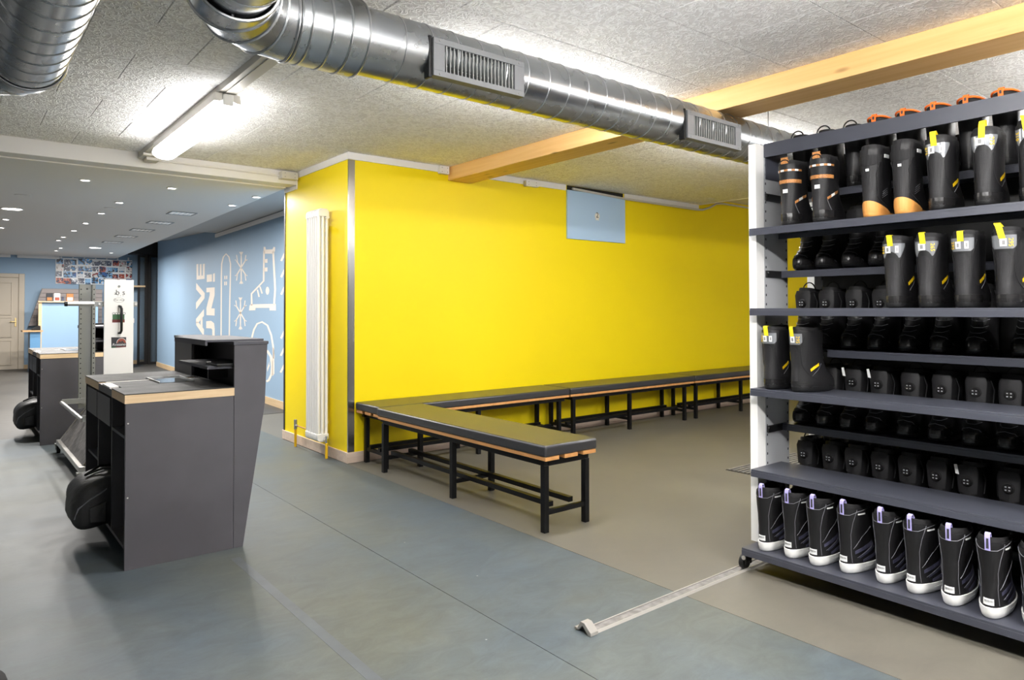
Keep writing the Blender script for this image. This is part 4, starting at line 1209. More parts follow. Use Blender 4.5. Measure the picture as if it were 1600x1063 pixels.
# ================================================================== SHOE RACKS
XF = 0.50           # front plane of the shelves
YL, YR = -3.4885, -5.00
SHELF_Z = [0.118, 0.497, 0.900, 1.301, 1.701]
HALF = [0.300, 0.698, 1.093, 1.497, 1.895]      # shorter shelves behind, between the main ones
def rack(label, o=0.0, full=True):
    t = thing('mobile_shoe_rack', label, 'shelving', (XF + o, -4.25, 0), 0, 'mobile shoe racks on the floor track')
    B = lambda nm, mb, m, **k: build(nm, mb, m, t, **k)
    for i, z in enumerate(SHELF_Z):
        depth = 0.568 if i == 0 else 0.282
        yl = -3.476 if i == 0 else YL
        fx = -0.066 if (i == 0 and full) else 0.0
        sh = MB()
        sh.box(XF + o + fx, XF + o + depth, YR, yl, z - 0.010, z)
        sh.box(XF + o + fx - 0.002, XF + o + fx + 0.0085, YR, yl, z - 0.036, z - 0.010)
        if i:
            sh.box(XF + o + depth - 0.010, XF + o + depth, YR, yl, z - 0.036, z - 0.010)
        B('shelf', sh, Mt['shelf'], bevel=0.001)
    B('top_fascia', MB().box(0.640 + o, 0.652 + o, YR, YL, 2.080, 2.150), Mt['shelf'])
    B('top_deck', MB().box(0.652 + o, 0.772 + o, YR, YL, 2.120, 2.130), Mt['shelf'])
    B('gusset', MB().prism([(0.652 + o, 1.970), (0.80 + o, 1.970), (0.864 + o, 2.03), (0.864 + o, 2.130), (0.652 + o, 2.130)], 'y', -3.4915, -3.4875), Mt['shelf'])
    # end panels: white front strip, galvanised plate behind it with punched holes
    for ya, yb, face, s in ((-3.487, -3.445, -3.487, -1), (YR - 0.043, YR - 0.001, YR - 0.001, 1)):
        c = B('end_post', MB().box(0.566 + o, 0.640 + o, ya, yb, 0.1185, 2.142), Mt['rack_white'], bevel=0.001)
        B('side_plate', MB().box(0.6405 + o, 0.866 + o, ya, yb, 0.1185, 2.135), Mt['inner_grey'])
        hm_ = MB()
        for xx in (0.655 + o, 0.853 + o):
            for k in range(40):
                z = 0.17 + 0.048 * k
                hm_.box(xx - 0.004, xx + 0.004, min(face, face + s * 0.0009), max(face, face + s * 0.0009), z - 0.006, z + 0.006)
        h = build('punched_hole', hm_, Mt['ink'], c)
        h['kind'] = 'stuff'
    for z in HALF:
        hs = MB()
        yl = -3.74 if z == 1.093 else YL
        hs.box(0.785 + o, 1.067 + o, YR, yl, z - 0.010, z).box(0.784 + o, 0.793 + o, YR, yl, z - 0.036, z - 0.010)
        if z == 1.093:
            hs.box(0.870 + o, 1.067 + o, yl, YL, z - 0.010, z)
        B('half_shelf', hs, Mt['shelf'], bevel=0.001)
        ya = -3.4975
        if z != 1.093:
            br = B('bracket', MB().box(0.648 + o, 0.786 + o, ya, -3.488, z - 0.036, z - 0.001), Mt['black'])
            build('bolt', MB().cyl((0.656 + o, ya - 0.003, z - 0.012), (0.656 + o, ya + 0.001, z - 0.012), 0.005, 8), Mt['chrome'], br)
        else:
            B('bracket', MB().box(0.800 + o, 0.868 + o, -3.739, -3.66, z - 0.034, z - 0.012), Mt['black'])
    B('rear_shade_board', MB().box(1.0685 + o, 1.0725 + o, YR, -3.575, 0.12, 2.12), Mt['black'])  # added black sheet, darkens the rack interior and stops light from behind
    # castors that run in the floor track
    for xx in (XF + o - 0.02, XF + o + 0.42):
        for yy in (-3.456, -4.93):
            w = B('castor', MB().box(xx - 0.026, xx + 0.026, yy - 0.030, yy - 0.023, 0.030, 0.1075), Mt['black'])
            build('wheel', MB().cyl((xx, yy - 0.018, 0.037), (xx, yy + 0.006, 0.037), 0.034, 20), Mt['black'], w, smooth=True)
            build('axle_bolt', MB().cyl((xx, yy - 0.034, 0.040), (xx, yy + 0.010, 0.040), 0.006, 8), Mt['chrome'], w)
    B('corner_roller', MB().cyl((XF + o - 0.074, -3.490, 0.072), (XF + o - 0.068, -3.490, 0.072), 0.010, 16), Mt['alu'], smooth=True)
    return t
rack('tall dark steel shoe rack with white end posts, full of black boots')
rack('second shoe rack whose white end post shows through the gaps of the first', 0.582, False)
# floor track
tk = thing('floor_track', 'aluminium floor track leading from under the shoe rack across the taupe and blue floor', 'rail', (0, -3.455, 0))
build('track_bed', MB().box(-0.60, 1.95, -3.478, -3.432, 0.0005, 0.0025), Mt['alu_dirty'], tk)
build('track_flange', MB().prism([(-3.488, 0.0), (-3.476, 0.0), (-3.476, 0.007), (-3.480, 0.0075)], 'x', -0.60, 1.95), Mt['track'], tk)
build('track_flange', MB().prism([(-3.422, 0.0), (-3.434, 0.0), (-3.434, 0.007), (-3.430, 0.0075)], 'x', -0.60, 1.95), Mt['track'], tk)
es = MB()
es.prism([(-3.494, 0.0005), (-3.478, 0.0005), (-3.447, 0.028), (-3.424, 0.004), (-3.402, 0.004), (-3.402, 0.012), (-3.418, 0.012), (-3.436, 0.042), (-3.458, 0.042), (-3.494, 0.014)], 'x', -0.640, -0.598)
build('end_stop', es, Mt['track'], tk, bevel=0.001)

# ================================================================== BOOTS
PROF = [(0.000, 0.012, 0.232, 0.038), (0.018, 0.002, 0.250, 0.0465), (0.036, 0.000, 0.254, 0.0495), (0.056, 0.000, 0.251, 0.0490), (0.074, 0.000, 0.240, 0.0475), (0.092, 0.002, 0.220, 0.0465),
        (0.115, 0.004, 0.196, 0.0465), (0.145, 0.005, 0.180, 0.0475), (0.18, 0.004, 0.174, 0.0495), (0.22, 0.001, 0.172, 0.0520), (0.26, -0.002, 0.172, 0.0545), (0.285, -0.004, 0.172, 0.0550), (0.293, -0.003, 0.170, 0.0540)]
NB = 28
def prof_at(z, pr):
    for i in range(len(pr) - 1):
        if pr[i][0] <= z <= pr[i + 1][0]:
            t = (z - pr[i][0]) / (pr[i + 1][0] - pr[i][0])
            return [pr[i][k] + t * (pr[i + 1][k] - pr[i][k]) for k in (1, 2, 3)]
    return list(pr[-1][1:]) if z > pr[-1][0] else list(pr[0][1:])
def surf(z, a, pr, off=0.0):
    xb, xf, w = prof_at(z, pr)
    c, s = math.cos(a), math.sin(a)
    e = 2 / 2.35
    x = (xb + xf) / 2 + ((xf - xb) / 2 + off) * math.copysign(abs(c) ** e, c)
    t = (x - xb) / max(1e-6, xf - xb)
    nar = 0.86 + 0.16 * math.sin(PI * min(1, max(0, t * 0.80 + 0.06))) if z < 0.12 else 0.98
    y = (w * nar + off) * math.copysign(abs(s) ** e, s)
    return Vector((x, y, z))
def loft(pr, off=0.0, z0=None, z1=None, n=NB, a0=None, a1=None, steps=None):
    zs = [p[0] for p in pr if (z0 is None or p[0] > z0) and (z1 is None or p[0] < z1)]
    if z0 is not None:
        zs = [z0] + zs
    if z1 is not None:
        zs = zs + [z1]
    return [[surf(z, 2 * PI * k / n, pr, off) for k in range(n)] for z in zs]
def patch(pr, z0, z1, a0, a1, off=0.0012, nz=3, na=8, zfun=None):
    """a thin skin patch hugging the boot surface"""
    mb = MB()
    outer, inner = [], []
    for i in range(nz + 1):
        ro, ri = [], []
        for k in range(na + 1):
            a = a0 + (a1 - a0) * k / na
            lo, hi = zfun(k / na, z0, z1) if zfun else (z0, z1)
            z = lo + (hi - lo) * i / nz
            ro.append(surf(z, a, pr, off))
            ri.append(surf(z, a, pr, -0.003))
        outer.append(ro)
        inner.append(ri)
    o = len(mb.v)
    n1 = na + 1
    for r in outer + inner:
        mb.v += [tuple(p) for p in r]
    half = (nz + 1) * n1
    for i in range(nz):
        for k in range(na):
            q = (i * n1 + k, i * n1 + k + 1, (i + 1) * n1 + k + 1, (i + 1) * n1 + k)
            mb.f.append(q)
            mb.f.append(tuple(half + j for j in q[::-1]))
    for k in range(na):
        for i in (0, nz):
            mb.f.append((i * n1 + k, i * n1 + k + 1, half + i * n1 + k + 1, half + i * n1 + k))
    for i in range(nz):
        for k in (0, na):
            mb.f.append((i * n1 + k, (i + 1) * n1 + k, half + (i + 1) * n1 + k, half + i * n1 + k))
    return mb
def seam(pr, pts, r=0.0013, off=0.0008):
    mb = MB()
    dense = []
    for i in range(len(pts) - 1):
        for k in range(4):
            t = k / 4
            dense.append((pts[i][0] + t * (pts[i + 1][0] - pts[i][0]), pts[i][1] + t * (pts[i + 1][1] - pts[i][1])))
    dense.append(pts[-1])
    return mb.tube([surf(z, a, pr, off) for z, a in dense], r, 5)
def scaled(L, H, Wd):
    return [(z * H, xb * L, xf * L, w * Wd) for z, xb, xf, w in PROF]
HEEL = PI
def boot_base(t, pr, H, upper_m='boot', sole_m='black', sole_h=0.026, sole_off=0.0025):
    L = lambda nm, mb, m, **k: build(nm, mb, Mt[m], t, local=True, **k)
    sole = []
    for z, o_ in ((0.0, -0.006), (0.005, 0.0), (sole_h * .6, sole_off), (sole_h, sole_off), (sole_h + 0.002, -0.004)):
        ring = []
        for k in range(NB):
            p = surf(max(0.02, z), 2 * PI * k / NB, pr, o_)
            lift = 0.012 * max(0, (p.x - 0.17) / 0.09) ** 2 if p.x > 0.17 else 0.0
            ring.append((p.x, p.y, z + lift * (1 if z < sole_h * .5 else 0.35)))
        sole.append(ring)
    L('sole', MB().rings(sole), sole_m, smooth=True)
    up = loft(pr, 0.0, z0=sole_h - 0.006)
    top = pr[-1]
    zt = top[0]
    cx = (top[1] + top[2]) / 2
    def inset(f, z):
        return [Vector((cx + (p.x - cx) * f, p.y * f, z)) for p in up[-1]]
    rs = up + [inset(0.93, zt + 0.001), inset(0.86, zt - 0.01), inset(0.80, zt - 0.07)]
    L('upper', MB().rings(rs), upper_m, smooth=True)
    # padded liner rising a little above the cuff
    ln = []
    for f0, dz_ in ((0.90, -0.03), (0.91, 0.004), (0.88, 0.013), (0.80, 0.014), (0.75, 0.0), (0.73, -0.05)):
        r_ = inset(f0, zt + dz_)
        ln.append([Vector((p.x, p.y, p.z + 0.012 * max(0, (p.x - cx) / 0.08) + 0.006 * max(0, (cx - p.x) / 0.08))) for p in r_])
    L('liner', MB().rings(ln, True, True), 'boot_soft', smooth=True)
    return L
def tabloop(L, m, pr, H, w=0.017, tilt=0.0, h=0.05):
    """webbing pull loop standing up at the back of the cuff"""
    zt = pr[-1][0]
    xb = pr[-1][1]
    pts = [(xb - 0.0015, zt - 0.028), (xb - 0.004, zt + h * .4), (xb - 0.001, zt + h * 0.62), (xb + 0.010, zt + h * .7), (xb + 0.019, zt + h * 0.45), (xb + 0.021, zt - 0.004)]
    rs = []
    for x, z in pts:
        k = max(0, z - zt)
        rs.append([(x - 0.0012, -w / 2 + tilt * k, z), (x - 0.0012, w / 2 + tilt * k, z), (x + 0.0012, w / 2 + tilt * k, z), (x + 0.0012, -w / 2 + tilt * k, z)])
    return L('pull_tab', MB().rings(rs), m)

def heel_text(t, txt, size, z, a, pr, m, rot=True):
    p = surf(z, a, pr, 0.0022)
    q = surf(z, a + 0.05, pr, 0.0022)
    tan = (q - p).normalized()          # runs along +a, i.e. towards the viewer's left at the heel
    up_ = Vector((0, 0, 1))
    x = -tan if False else tan
    # viewer looks at the heel from -x: the viewer's right is -y
    right = Vector((tan.x, tan.y, 0)).normalized()
    if right.y > 0:
        right = -right
    mtx = frame(p, -up_, right) if rot else frame(p, right, up_)
    return text_obj('size_number', txt, size, Mt[m], t, mtx, 0.0004)

# ---- kind 1: white-soled boot
def boot_white(loc, rot, label):
    pr = scaled(1.10, 0.985, 1.0)
    t = thing('snowboard_boot', label, 'boot', loc, rot, 'white-soled boots on the bottom shelf')
    L = boot_base(t, pr, 1, 'boot', 'sole_white', 0.043, 0.0045)
    tabloop(L, 'lilac', pr, 1, 0.018, 0.0, 0.055)
    L('tab_core', MB().box(pr[-1][1] - 0.0055, pr[-1][1] - 0.0028, -0.004, 0.004, pr[-1][0] - 0.02, pr[-1][0] + 0.018), 'ink')
    lb = L('barcode_sticker', patch(pr, 0.053, 0.077, HEEL - 0.36, HEEL + 0.32, 0.002, 2, 6), 'label')
    bc = MB()
    for k in range(9):
        a = HEEL - 0.26 + k * 0.06
        q = patch(pr, 0.064, 0.072, a, a + 0.032, 0.0027, 1, 1)
        bc.add(q.v, q.f)
    build('barcode', bc, Mt['ink_grey'], lb, local=True)
    for s in (-1, 1):
        A = lambda d: HEEL - s * d
        L('side_stripe', patch(pr, 0.086, 0.100, A(0.85), A(1.95), 0.0014, 2, 8, lambda u, z0_, z1_: (z0_ + 0.030 * u, z1_ + 0.034 * u)), 'boot_navy')
        L('side_stripe', patch(pr, 0.066, 0.074, A(1.05), A(2.0), 0.0014, 2, 8, lambda u, z0_, z1_: (z0_ + 0.036 * u, z1_ + 0.038 * u)), 'boot_navy')
        L('side_stripe', patch(pr, 0.048, 0.058, A(1.2), A(2.1), 0.0014, 2, 8, lambda u, z0_, z1_: (z0_ + 0.026 * u, z1_ + 0.030 * u)), 'boot_navy')
        L('piping', seam(pr, [(0.285, A(1.0)), (0.23, A(0.72)), (0.175, A(0.55)), (0.05, A(0.65))], 0.0011), 'piping')
        L('piping', seam(pr, [(0.11, A(0.75)), (0.16, A(1.3)), (0.20, A(1.9))], 0.0011), 'piping')
        L('piping', seam(pr, [(0.07, A(0.95)), (0.095, A(1.5)), (0.12, A(2.0))], 0.0010), 'piping')
        L('sole_groove', patch(pr, 0.012, 0.028, A(1.25), A(1.6), 0.0052, 1, 4), 'label')
    L('side_mark', patch(pr, 0.262, 0.268, HEEL + 1.05, HEEL + 1.5, 0.0016, 1, 4), 'label')
    L('cuff_edge', seam(pr, [(0.288, HEEL - 1.9), (0.276, HEEL - 1.0), (0.262, HEEL - 0.5), (0.260, HEEL), (0.262, HEEL + 0.5), (0.276, HEEL + 1.0), (0.288, HEEL + 1.9)], 0.0012), 'piping')
    return t
EX = [(0.462, -3.568, 0.0), (0.470, -3.699, -0.03), (0.468, -3.824, 0.0), (0.490, -3.952, -0.13), (0.495, -4.112, 0.0), (0.484, -4.236, -0.14), (0.470, -4.384, 0.06), (0.458, -4.522, 0.07), (0.474, -4.655, 0.05), (0.47, -4.80, 0.0)]
ew = None
for i, (x, y, r) in enumerate(EX):
    lab = 'white-soled black boot with lilac tab, %s from left on the bottom shelf' % NTH[i]
    if ew is None:
        ew = boot_white((x, y, SHELF_Z[0] + 0.0005), r, lab)
    else:
        dup(ew, (x, y, SHELF_Z[0] + 0.0005), r, lab)

# ---- kind 2: yellow-tab boots with silver heel window
def boot_yellow(loc, rot, label, group, num, num_a, square, tilt, tab_h=0.045, stk=((HEEL - 0.22, 0.36, 0.252),)):
    pr = scaled(1.0, 1.0, 1.0)
    t = thing('snowboard_boot', label, 'boot', loc, rot, group)
    L = boot_base(t, pr, 1)
    tabloop(L, 'tab_yellow', pr, 1, 0.022, tilt, tab_h)
    if square:
        wfun = lambda u, z0_, z1_: (z0_ + 0.012 * max(0, abs(u - .5) - .38) / .12, z1_)
        L('heel_window', patch(pr, 0.226, 0.279, HEEL - 0.78, HEEL + 0.78, 0.0013, 4, 14, wfun), 'silver')
    else:
        wfun = lambda u, z0_, z1_: (z0_ + 0.028 * max(0, 1 - abs(u - 0.5) / 0.24) ** .4 - 0.0 + 0.045 * max(0, abs(u - .5) - .32) / .18, z1_ + 0.0)
        L('heel_window', patch(pr, 0.214, 0.276, HEEL - 0.95, HEEL + 0.95, 0.0013, 4, 18, wfun), 'silver')
    L('heel_stay', patch(pr, 0.028, 0.215, HEEL - 0.42, HEEL + 0.42, 0.0012, 8, 8, lambda u, z0_, z1_: (z0_, z1_ - 0.02 * (2 * abs(u - .5)) ** 3)), 'boot_grey')
    L('heel_cup', patch(pr, 0.022, 0.052, HEEL - 1.25, HEEL + 1.25, 0.0026, 4, 14), 'boot_gloss')
    for a_, w_, z_ in stk:
        s_ = L('size_sticker', patch(pr, z_ - 0.016, z_ + 0.013, a_, a_ + w_, 0.0028, 2, 5), 'label')
        build('sticker_print', patch(pr, z_ - 0.010, z_ + 0.006, a_ + w_ * .35, a_ + w_ * .75, 0.0034, 2, 3), Mt['ink_grey'], s_, local=True)
    heel_text(t, num, 0.023, 0.250, num_a, pr, 'num_yellow')
    for s in (-1, 1):
        A = lambda d: HEEL - s * d
        L('seam', seam(pr, [(0.272, A(1.0)), (0.20, A(0.62)), (0.13, A(0.75)), (0.085, A(1.1)), (0.06, A(1.5))], 0.0013), 'boot_soft')
        L('piping', seam(pr, [(0.075, A(1.25)), (0.135, A(1.95))], 0.0011), 'piping')
        L('side_badge', patch(pr, 0.098, 0.110, A(1.25), A(1.75), 0.0018, 2, 5, lambda u, z0_, z1_: (z0_ + 0.028 * u, z1_ + 0.028 * u)), 'num_yellow')
    L('instep_lace', MB().tube([surf(0.285, 0.9, pr, 0.003), surf(0.31, 0.3, pr, 0.004) + Vector((0, 0, 0.012)), surf(0.285, -0.4, pr, 0.003)], 0.0025, 6), 'boot_soft')
    return t
two = ((HEEL - 0.36, 0.36, 0.252), (HEEL + 0.28, 0.22, 0.252))
one = ((HEEL - 0.30, 0.40, 0.255),)
zA, zB, zC = SHELF_Z[4] + 0.0005, SHELF_Z[3] + 0.0005, SHELF_Z[2] + 0.0005
gA = 'boots with yellow tabs on the upper shelves'
boot_yellow((0.516, -4.333, zA), 0.0, 'black boot with looped yellow tab on the top shelf beside the tan-heeled pair', gA, '275', HEEL - 0.62, False, 0.15, 0.05, two)
boot_yellow((0.516, -4.502, zA), 0.04, 'black boot with upright yellow tab on the top shelf, second from the right', gA, '275', HEEL + 0.55, False, -0.1, 0.06, one)
boot_yellow((0.516, -4.650, zA), 0.0, 'black boot with curled yellow tab on the top shelf at the picture edge', gA, '310', HEEL - 0.62, False, 0.3, 0.05, ((HEEL - 0.2, 0.5, 0.258),))
boot_yellow((0.516, -4.158, zB), 0.0, 'leftmost of the four yellow-tab boots on the third shelf up', gA, '255', HEEL - 0.62, False, 0.25, 0.03, two)
boot_yellow((0.516, -4.287, zB), -0.03, 'second from the left of the four yellow-tab boots on the third shelf up', gA, '265', HEEL + 0.55, False, 0.3, 0.032, one)
boot_yellow((0.516, -4.425, zB), 0.0, 'third from the left of the four yellow-tab boots on the third shelf up', gA, '295', HEEL - 0.55, True, 0.1, 0.022, ((HEEL - 0.30, 0.30, 0.252), (HEEL + 0.18, 0.24, 0.252)))
boot_yellow((0.516, -4.567, zB), 0.0, 'rightmost of the four yellow-tab boots on the third shelf up, with a looped tab', gA, '295', HEEL + 0.42, True, 0.55, 0.05, ((HEEL - 0.12, 0.32, 0.252),))
boot_yellow((0.516, -3.572, zC), 0.0, 'left boot of the yellow-tab pair at the left end of the middle shelf', gA, '295', HEEL - 0.55, True, 0.3, 0.03, ((HEEL - 0.30, 0.30, 0.252), (HEEL + 0.18, 0.24, 0.252)))
boot_yellow((0.518, -3.706, zC), -0.28, 'right boot of the yellow-tab pair at the left end of the middle shelf, turned sideways', gA, '295', HEEL + 0.45, True, 0.3, 0.03, ((HEEL - 0.15, 0.34, 0.252),))

# ---- kind 3: boots with copper bands
def boot_copper(loc, rot, label):
    pr = scaled(1.0, 1.02, 1.03)
    t = thing('snowboard_boot', label, 'boot', loc, rot, 'copper-banded boots on the top shelf')
    L = boot_base(t, pr, 1)
    L('heel_stay', patch(pr, 0.028, 0.195, HEEL - 0.55, HEEL + 0.55, 0.0012, 6, 8, lambda u, z0_, z1_: (z0_, z1_ - 0.04 * (2 * abs(u - .5)) ** 3)), 'boot_grey')
    L('woven_band', patch(pr, 0.205, 0.222, HEEL - 1.35, HEEL + 1.35, 0.0022, 2, 14), 'copper')
    for k in range(10):
        a = HEEL - 1.35 + 0.27 * k
        L('chequer', patch(pr, 0.262, 0.271, a, a + 0.27, 0.0022, 1, 3), 'label' if k % 2 == 0 else 'copper')
    L('heel_cup', patch(pr, 0.022, 0.058, HEEL - 1.2, HEEL + 1.2, 0.0026, 4, 12), 'boot_gloss')
    L('size_sticker', patch(pr, 0.158, 0.176, HEEL - 0.16, HEEL + 0.22, 0.0026, 2, 5), 'label')
    for s in (-1, 1):
        for k in range(3):
            L('chequer', patch(pr, 0.105 + 0.013 * k, 0.118 + 0.013 * k, HEEL - s * (0.85 + 0.3 * k), HEEL - s * (1.15 + 0.3 * k), 0.0022, 2, 4, lambda u, z0_, z1_: (z0_ + 0.013 * u, z1_ + 0.011 * u)), ('copper', 'label', 'copper')[k])
        L('seam', seam(pr, [(0.105, HEEL - s * 0.85), (0.05, HEEL - s * 1.1)], 0.0012), 'piping')
    L('liner_badge', MB().box(-0.0015, 0.0015, -0.018, 0.018, 0.318, 0.330).box(-0.001, 0.012, -0.018, 0.018, 0.300, 0.318), 'copper')
    lp = [Vector((-0.002 , 0.026 * math.cos(PI * k / 8), 0.296 + 0.022 * math.sin(PI * k / 8))) for k in range(9)]
    L('back_loop', MB().tube(lp, 0.0028, 6), 'boot_grey', smooth=True)
    return t
ca = boot_copper((0.516, -3.672, zA), 0.0, 'black boot with copper bands at the left end of the top shelf')
dup(ca, (0.516, -3.832, zA), 0.04, 'black boot with copper bands, second from the left on the top shelf')

# ---- kind 4: tan-heeled boots
def boot_tan(loc, rot, label):
    pr = scaled(1.0, 1.03, 1.0)
    t = thing('snowboard_boot', label, 'boot', loc, rot, 'tan-heeled boots on the top shelf')
    L = boot_base(t, pr, 1, 'boot', 'tan', 0.022, 0.002)
    L('heel_counter', patch(pr, 0.010, 0.072, HEEL - 1.45, HEEL + 1.45, 0.0026, 5, 16, lambda u, z0_, z1_: (z0_, z1_ - 0.046 * (2 * abs(u - .5)) ** 2.2)), 'tan')
    L('heel_stay', patch(pr, 0.060, 0.225, HEEL - 0.5, HEEL + 0.5, 0.0014, 8, 8), 'boot_grey')
    L('ankle_cuff', patch(pr, 0.226, 0.272, HEEL - 1.0, HEEL + 1.0, 0.004, 4, 12, lambda u, z0_, z1_: (z0_ + 0.016 * (2 * abs(u - .5)) ** 2, z1_)), 'boot_soft')
    L('badge', patch(pr, 0.203, 0.214, HEEL - 0.10, HEEL + 0.10, 0.0024, 2, 3), 'label')
    for s in (-1, 1):
        L('seam', seam(pr, [(0.27, HEEL - s * 1.1), (0.19, HEEL - s * 0.62), (0.09, HEEL - s * 0.75), (0.05, HEEL - s * 1.3)], 0.002), 'boot_soft')
        for k in range(4):
            L('mesh_dots', seam(pr, [(0.086 + k * 0.009, HEEL - s * (1.05 + .03 * k)), (0.105 + k * 0.009, HEEL - s * (1.45 + .03 * k))], 0.0009), 'piping')
    L('size_sticker', patch(pr, 0.262, 0.277, HEEL + 1.25, HEEL + 1.6, 0.0026, 2, 4), 'label')
    zt = pr[-1][0]
    L('pull_tab', MB().box(pr[-1][1] - 0.003, pr[-1][1] + 0.0005, -0.006, 0.006, zt - 0.03, zt + 0.012), 'boot_soft')
    L('instep_lace', MB().tube([surf(0.29, 1.2, pr, 0.003), surf(0.30, 0.5, pr, 0.012) + Vector((0, 0, 0.02)), surf(0.29, -0.4, pr, 0.006)], 0.003, 6), 'boot_soft')
    L('cable_reel', MB().tube([surf(0.235, HEEL - 1.6, pr, -0.002), surf(0.235, HEEL - 1.6, pr, 0.012)], 0.017, 14), 'black')
    return t
tb = boot_tan((0.516, -4.063, zA), 0.0, 'left boot of the tan-heeled pair on the top shelf')
dup(tb, (0.516, -4.197, zA), 0.02, 'right boot of the tan-heeled pair on the top shelf')

# ---- kind 5: rear boots, toes to the viewer, with cable dial
def boot_dial(loc, rot, label, group):
    pr = [(z, xb, xf + (0.018 * min(1, max(0, (0.135 - z) / 0.06))), w * 0.98) for z, xb, xf, w in PROF]
    t = thing('snowboard_boot', label, 'boot', loc, rot, group)
    L = boot_base(t, pr, 1)
    L('toe_cap', patch(pr, 0.024, 0.066, -1.15, 1.15, 0.0022, 5, 14), 'boot_gloss')
    L('toe_seam', seam(pr, [(0.040, -1.3), (0.076, -0.7), (0.084, 0.0), (0.076, 0.7), (0.040, 1.3)], 0.0014), 'piping')
    for z, w_ in ((0.098, 0.7), (0.122, 0.75), (0.15, 0.75)):
        L('cable', seam(pr, [(z + 0.008, -w_), (z, -0.3), (z, 0.3), (z + 0.008, w_)], 0.0013, 0.002), 'cable' if z == 0.122 else 'piping')
    p = surf(0.232, 0.0, pr, -0.002)
    dial = L('dial', MB().tube([p, p + Vector((0.006, 0, 0)), p + Vector((0.007, 0, 0)), p + Vector((0.017, 0, 0))], [0.0235, 0.0235, 0.0185, 0.0165], 20), 'boot_gloss', smooth=True)
    cg_ = MB()
    for k in range(4):
        a = PI / 4 + PI / 2 * k
        q = p + Vector((0.0172, 0.0095 * math.cos(a), 0.0095 * math.sin(a)))
        cg_.box(q.x, q.x + 0.0006, q.y - 0.0032, q.y + 0.0032, q.z - 0.0024, q.z + 0.0024)
    build('dial_mark', cg_, Mt['cable'], dial, local=True)
    L('dial_cable', seam(pr, [(0.228, -0.42), (0.224, -0.9), (0.22, -1.35)], 0.0015, 0.002), 'cable')
    L('tongue', MB().rings([[(p.x - 0.004, -0.036, 0.18), (p.x - 0.004, 0.036, 0.18), (p.x + 0.0025, 0.030, 0.18), (p.x + 0.0025, -0.030, 0.18)],
                            [(p.x - 0.002, -0.043, 0.275), (p.x - 0.002, 0.043, 0.275), (p.x + 0.003, 0.036, 0.275), (p.x + 0.003, -0.036, 0.275)],
                            [(p.x - 0.006, -0.036, 0.300), (p.x - 0.006, 0.036, 0.300), (p.x - 0.002, 0.032, 0.300), (p.x - 0.002, -0.032, 0.300)]]), 'boot_grey', smooth=True)
    lp = [Vector((0.10, 0.036 * math.cos(PI * k / 10), 0.295 + 0.050 * math.sin(PI * k / 10))) for k in range(11)]
    L('pull_loop', MB().tube(lp, 0.0034, 6), 'boot_soft', smooth=True)
    for s in (-1, 1):
        L('side_strap', MB().tube([surf(0.285, s * 1.0, pr, 0.002), surf(0.24, s * 1.25, pr, 0.007), surf(0.18, s * 1.2, pr, 0.006)], 0.0028, 6), 'boot_grey', smooth=True)
    return t
def extra_tag(t, m='label', y=-0.03, z=0.292):
    o = build('hang_tag', MB().prism([(y - 0.008, z - 0.028), (y + 0.006, z - 0.03), (y - 0.002, z + 0.014), (y - 0.014, z + 0.012)], 'x', 0.193, 0.1945), Mt[m], t, local=True)
LEN = 0.272
rows = [
    ('M3', 0.6985, 0.790, [-3.567, -3.692, -3.815, -3.935, -4.082, -4.215, -4.349, -4.480, -4.62], 'with toe out on the half shelf below the middle'),
    ('M2', 1.0935, 0.792, [-3.821, -3.949, -4.090, -4.225, -4.372, -4.538, -4.67], 'with toe out on the half shelf above the middle'),
    ('M1', 1.4975, 0.790, [-3.575, -3.698, -3.832, -3.960], 'with toe out on the short upper half shelf'),
    ('M4', 0.3005, 0.790, [-3.560, -3.690, -3.814, -3.938, -4.062, -4.187, -4.313, -4.471, -4.61], 'rising behind the second shelf from the bottom'),
]
bd_ = None
for key, z, xt, ys_, where in rows:
    for i, y in enumerate(ys_):
        lab = 'black dial boot %s, %s from left' % (where, NTH[i])
        rot = PI + rnd.uniform(-0.03, 0.03)
        loc = (xt + LEN * math.cos(rot - PI), y + LEN * math.sin(rot - PI), z)
        if bd_ is None:
            bd_ = boot_dial(loc, rot, lab, 'black dial boots in the rear rows of the rack')
        else:
            b = dup(bd_, loc, rot, lab)
            if (key, i) in (('M3', 2), ('M3', 3), ('M4', 6)):
                extra_tag(b)
            if (key, i) in (('M2', 4), ('M2', 5), ('M2', 3)):
                build('toe_mark', MB().box(0.205, 0.235, -0.012, 0.012, 0.083, 0.0875), Mt['orange'], b, local=True)
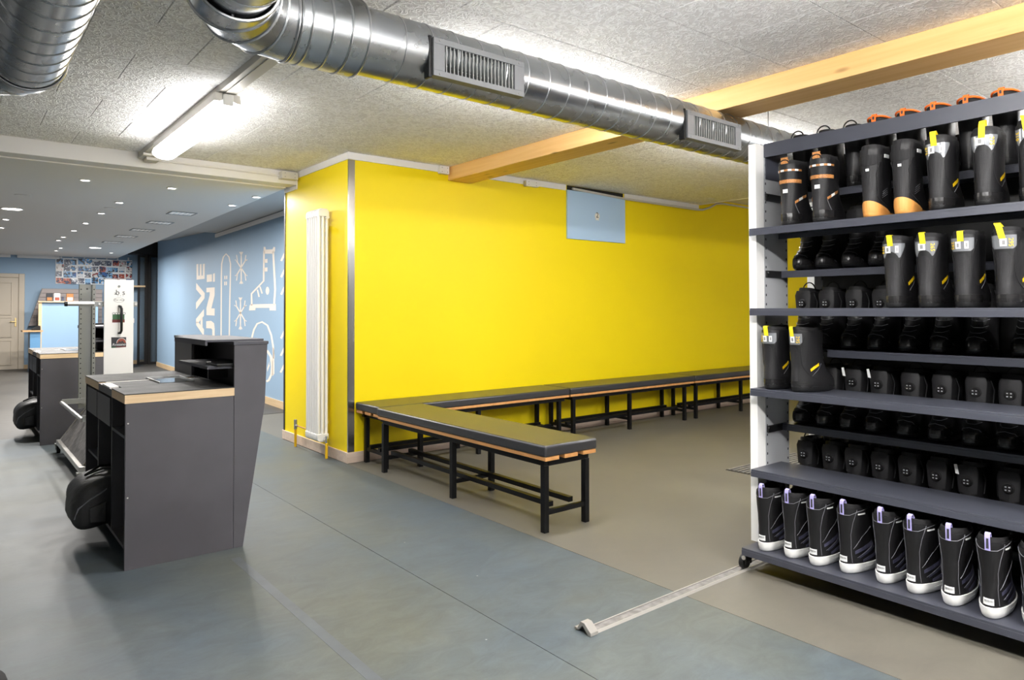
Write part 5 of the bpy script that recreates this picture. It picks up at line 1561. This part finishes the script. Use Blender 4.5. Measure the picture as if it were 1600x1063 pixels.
for i, y in enumerate((-3.556, -3.684)):
    dup(bd_, (0.788 + LEN, y, 1.0935), PI, 'black dial boot behind the yellow-tab middle pair, %s from the left' % NTH[i])

# ---- kind 6: boots with orange rims above the top of the rack
def boot_orange(loc, rot, label):
    pr = scaled(1.0, 1.01, 1.0)
    t = thing('snowboard_boot', label, 'boot', loc, rot, 'boots showing above the top of the rack')
    L = boot_base(t, pr, 1)
    zt = pr[-1][0]
    top = [surf(zt, 2 * PI * k / 28, pr, -0.002) for k in range(29)]
    L('rim', MB().tube([Vector((p.x, p.y, zt + 0.012 + 0.010 * max(0, -(p.x - 0.08) / 0.08))) for p in top], 0.0048, 6, False), 'orange', smooth=True)
    tabloop(L, 'orange', pr, 1, 0.020, 0.0, 0.050)
    L('tab_print', MB().box(pr[-1][1] - 0.0068, pr[-1][1] - 0.0052, -0.004, 0.004, zt + 0.006, zt + 0.02), 'ink')
    return t
bo = None
for i, y in enumerate((-3.975, -4.103, -4.231, -4.360, -4.490, -4.62)):
    lab = 'black boot with orange rim and tab above the rack top, %s from the left' % NTH[i]
    if bo is None:
        bo = boot_orange((0.792, y, 1.8955), 0.0, lab)
    else:
        dup(bo, (0.792, y, 1.8955), rnd.uniform(-.02, .02), lab)
def boot_loop(loc, rot, label):
    pr = scaled(1.0, 0.99, 1.0)
    t = thing('snowboard_boot', label, 'boot', loc, rot, 'boots showing above the top of the rack')
    L = boot_base(t, pr, 1)
    zt = pr[-1][0]
    lp = [Vector((0.004, 0.034 * math.cos(PI * k / 12), zt + 0.036 * math.sin(PI * k / 12))) for k in range(13)]
    L('back_loop', MB().tube(lp, 0.0036, 6), 'black', smooth=True)
    L('heel_cup', patch(pr, 0.022, 0.055, HEEL - 1.2, HEEL + 1.2, 0.0026, 4, 12), 'boot_gloss')
    return t
bl = boot_loop((0.795, -3.585, 1.8955), 0.0, 'black boot with a thin back loop just above the left end of the rack top')
dup(bl, (0.795, -3.725, 1.8955), 0.05, 'black boot with a thin back loop, second from the left above the rack top')
dup(bl, (0.80, -3.856, 1.8955), 0.0, 'black boot in the gap between the copper-banded and the tan-heeled boots')
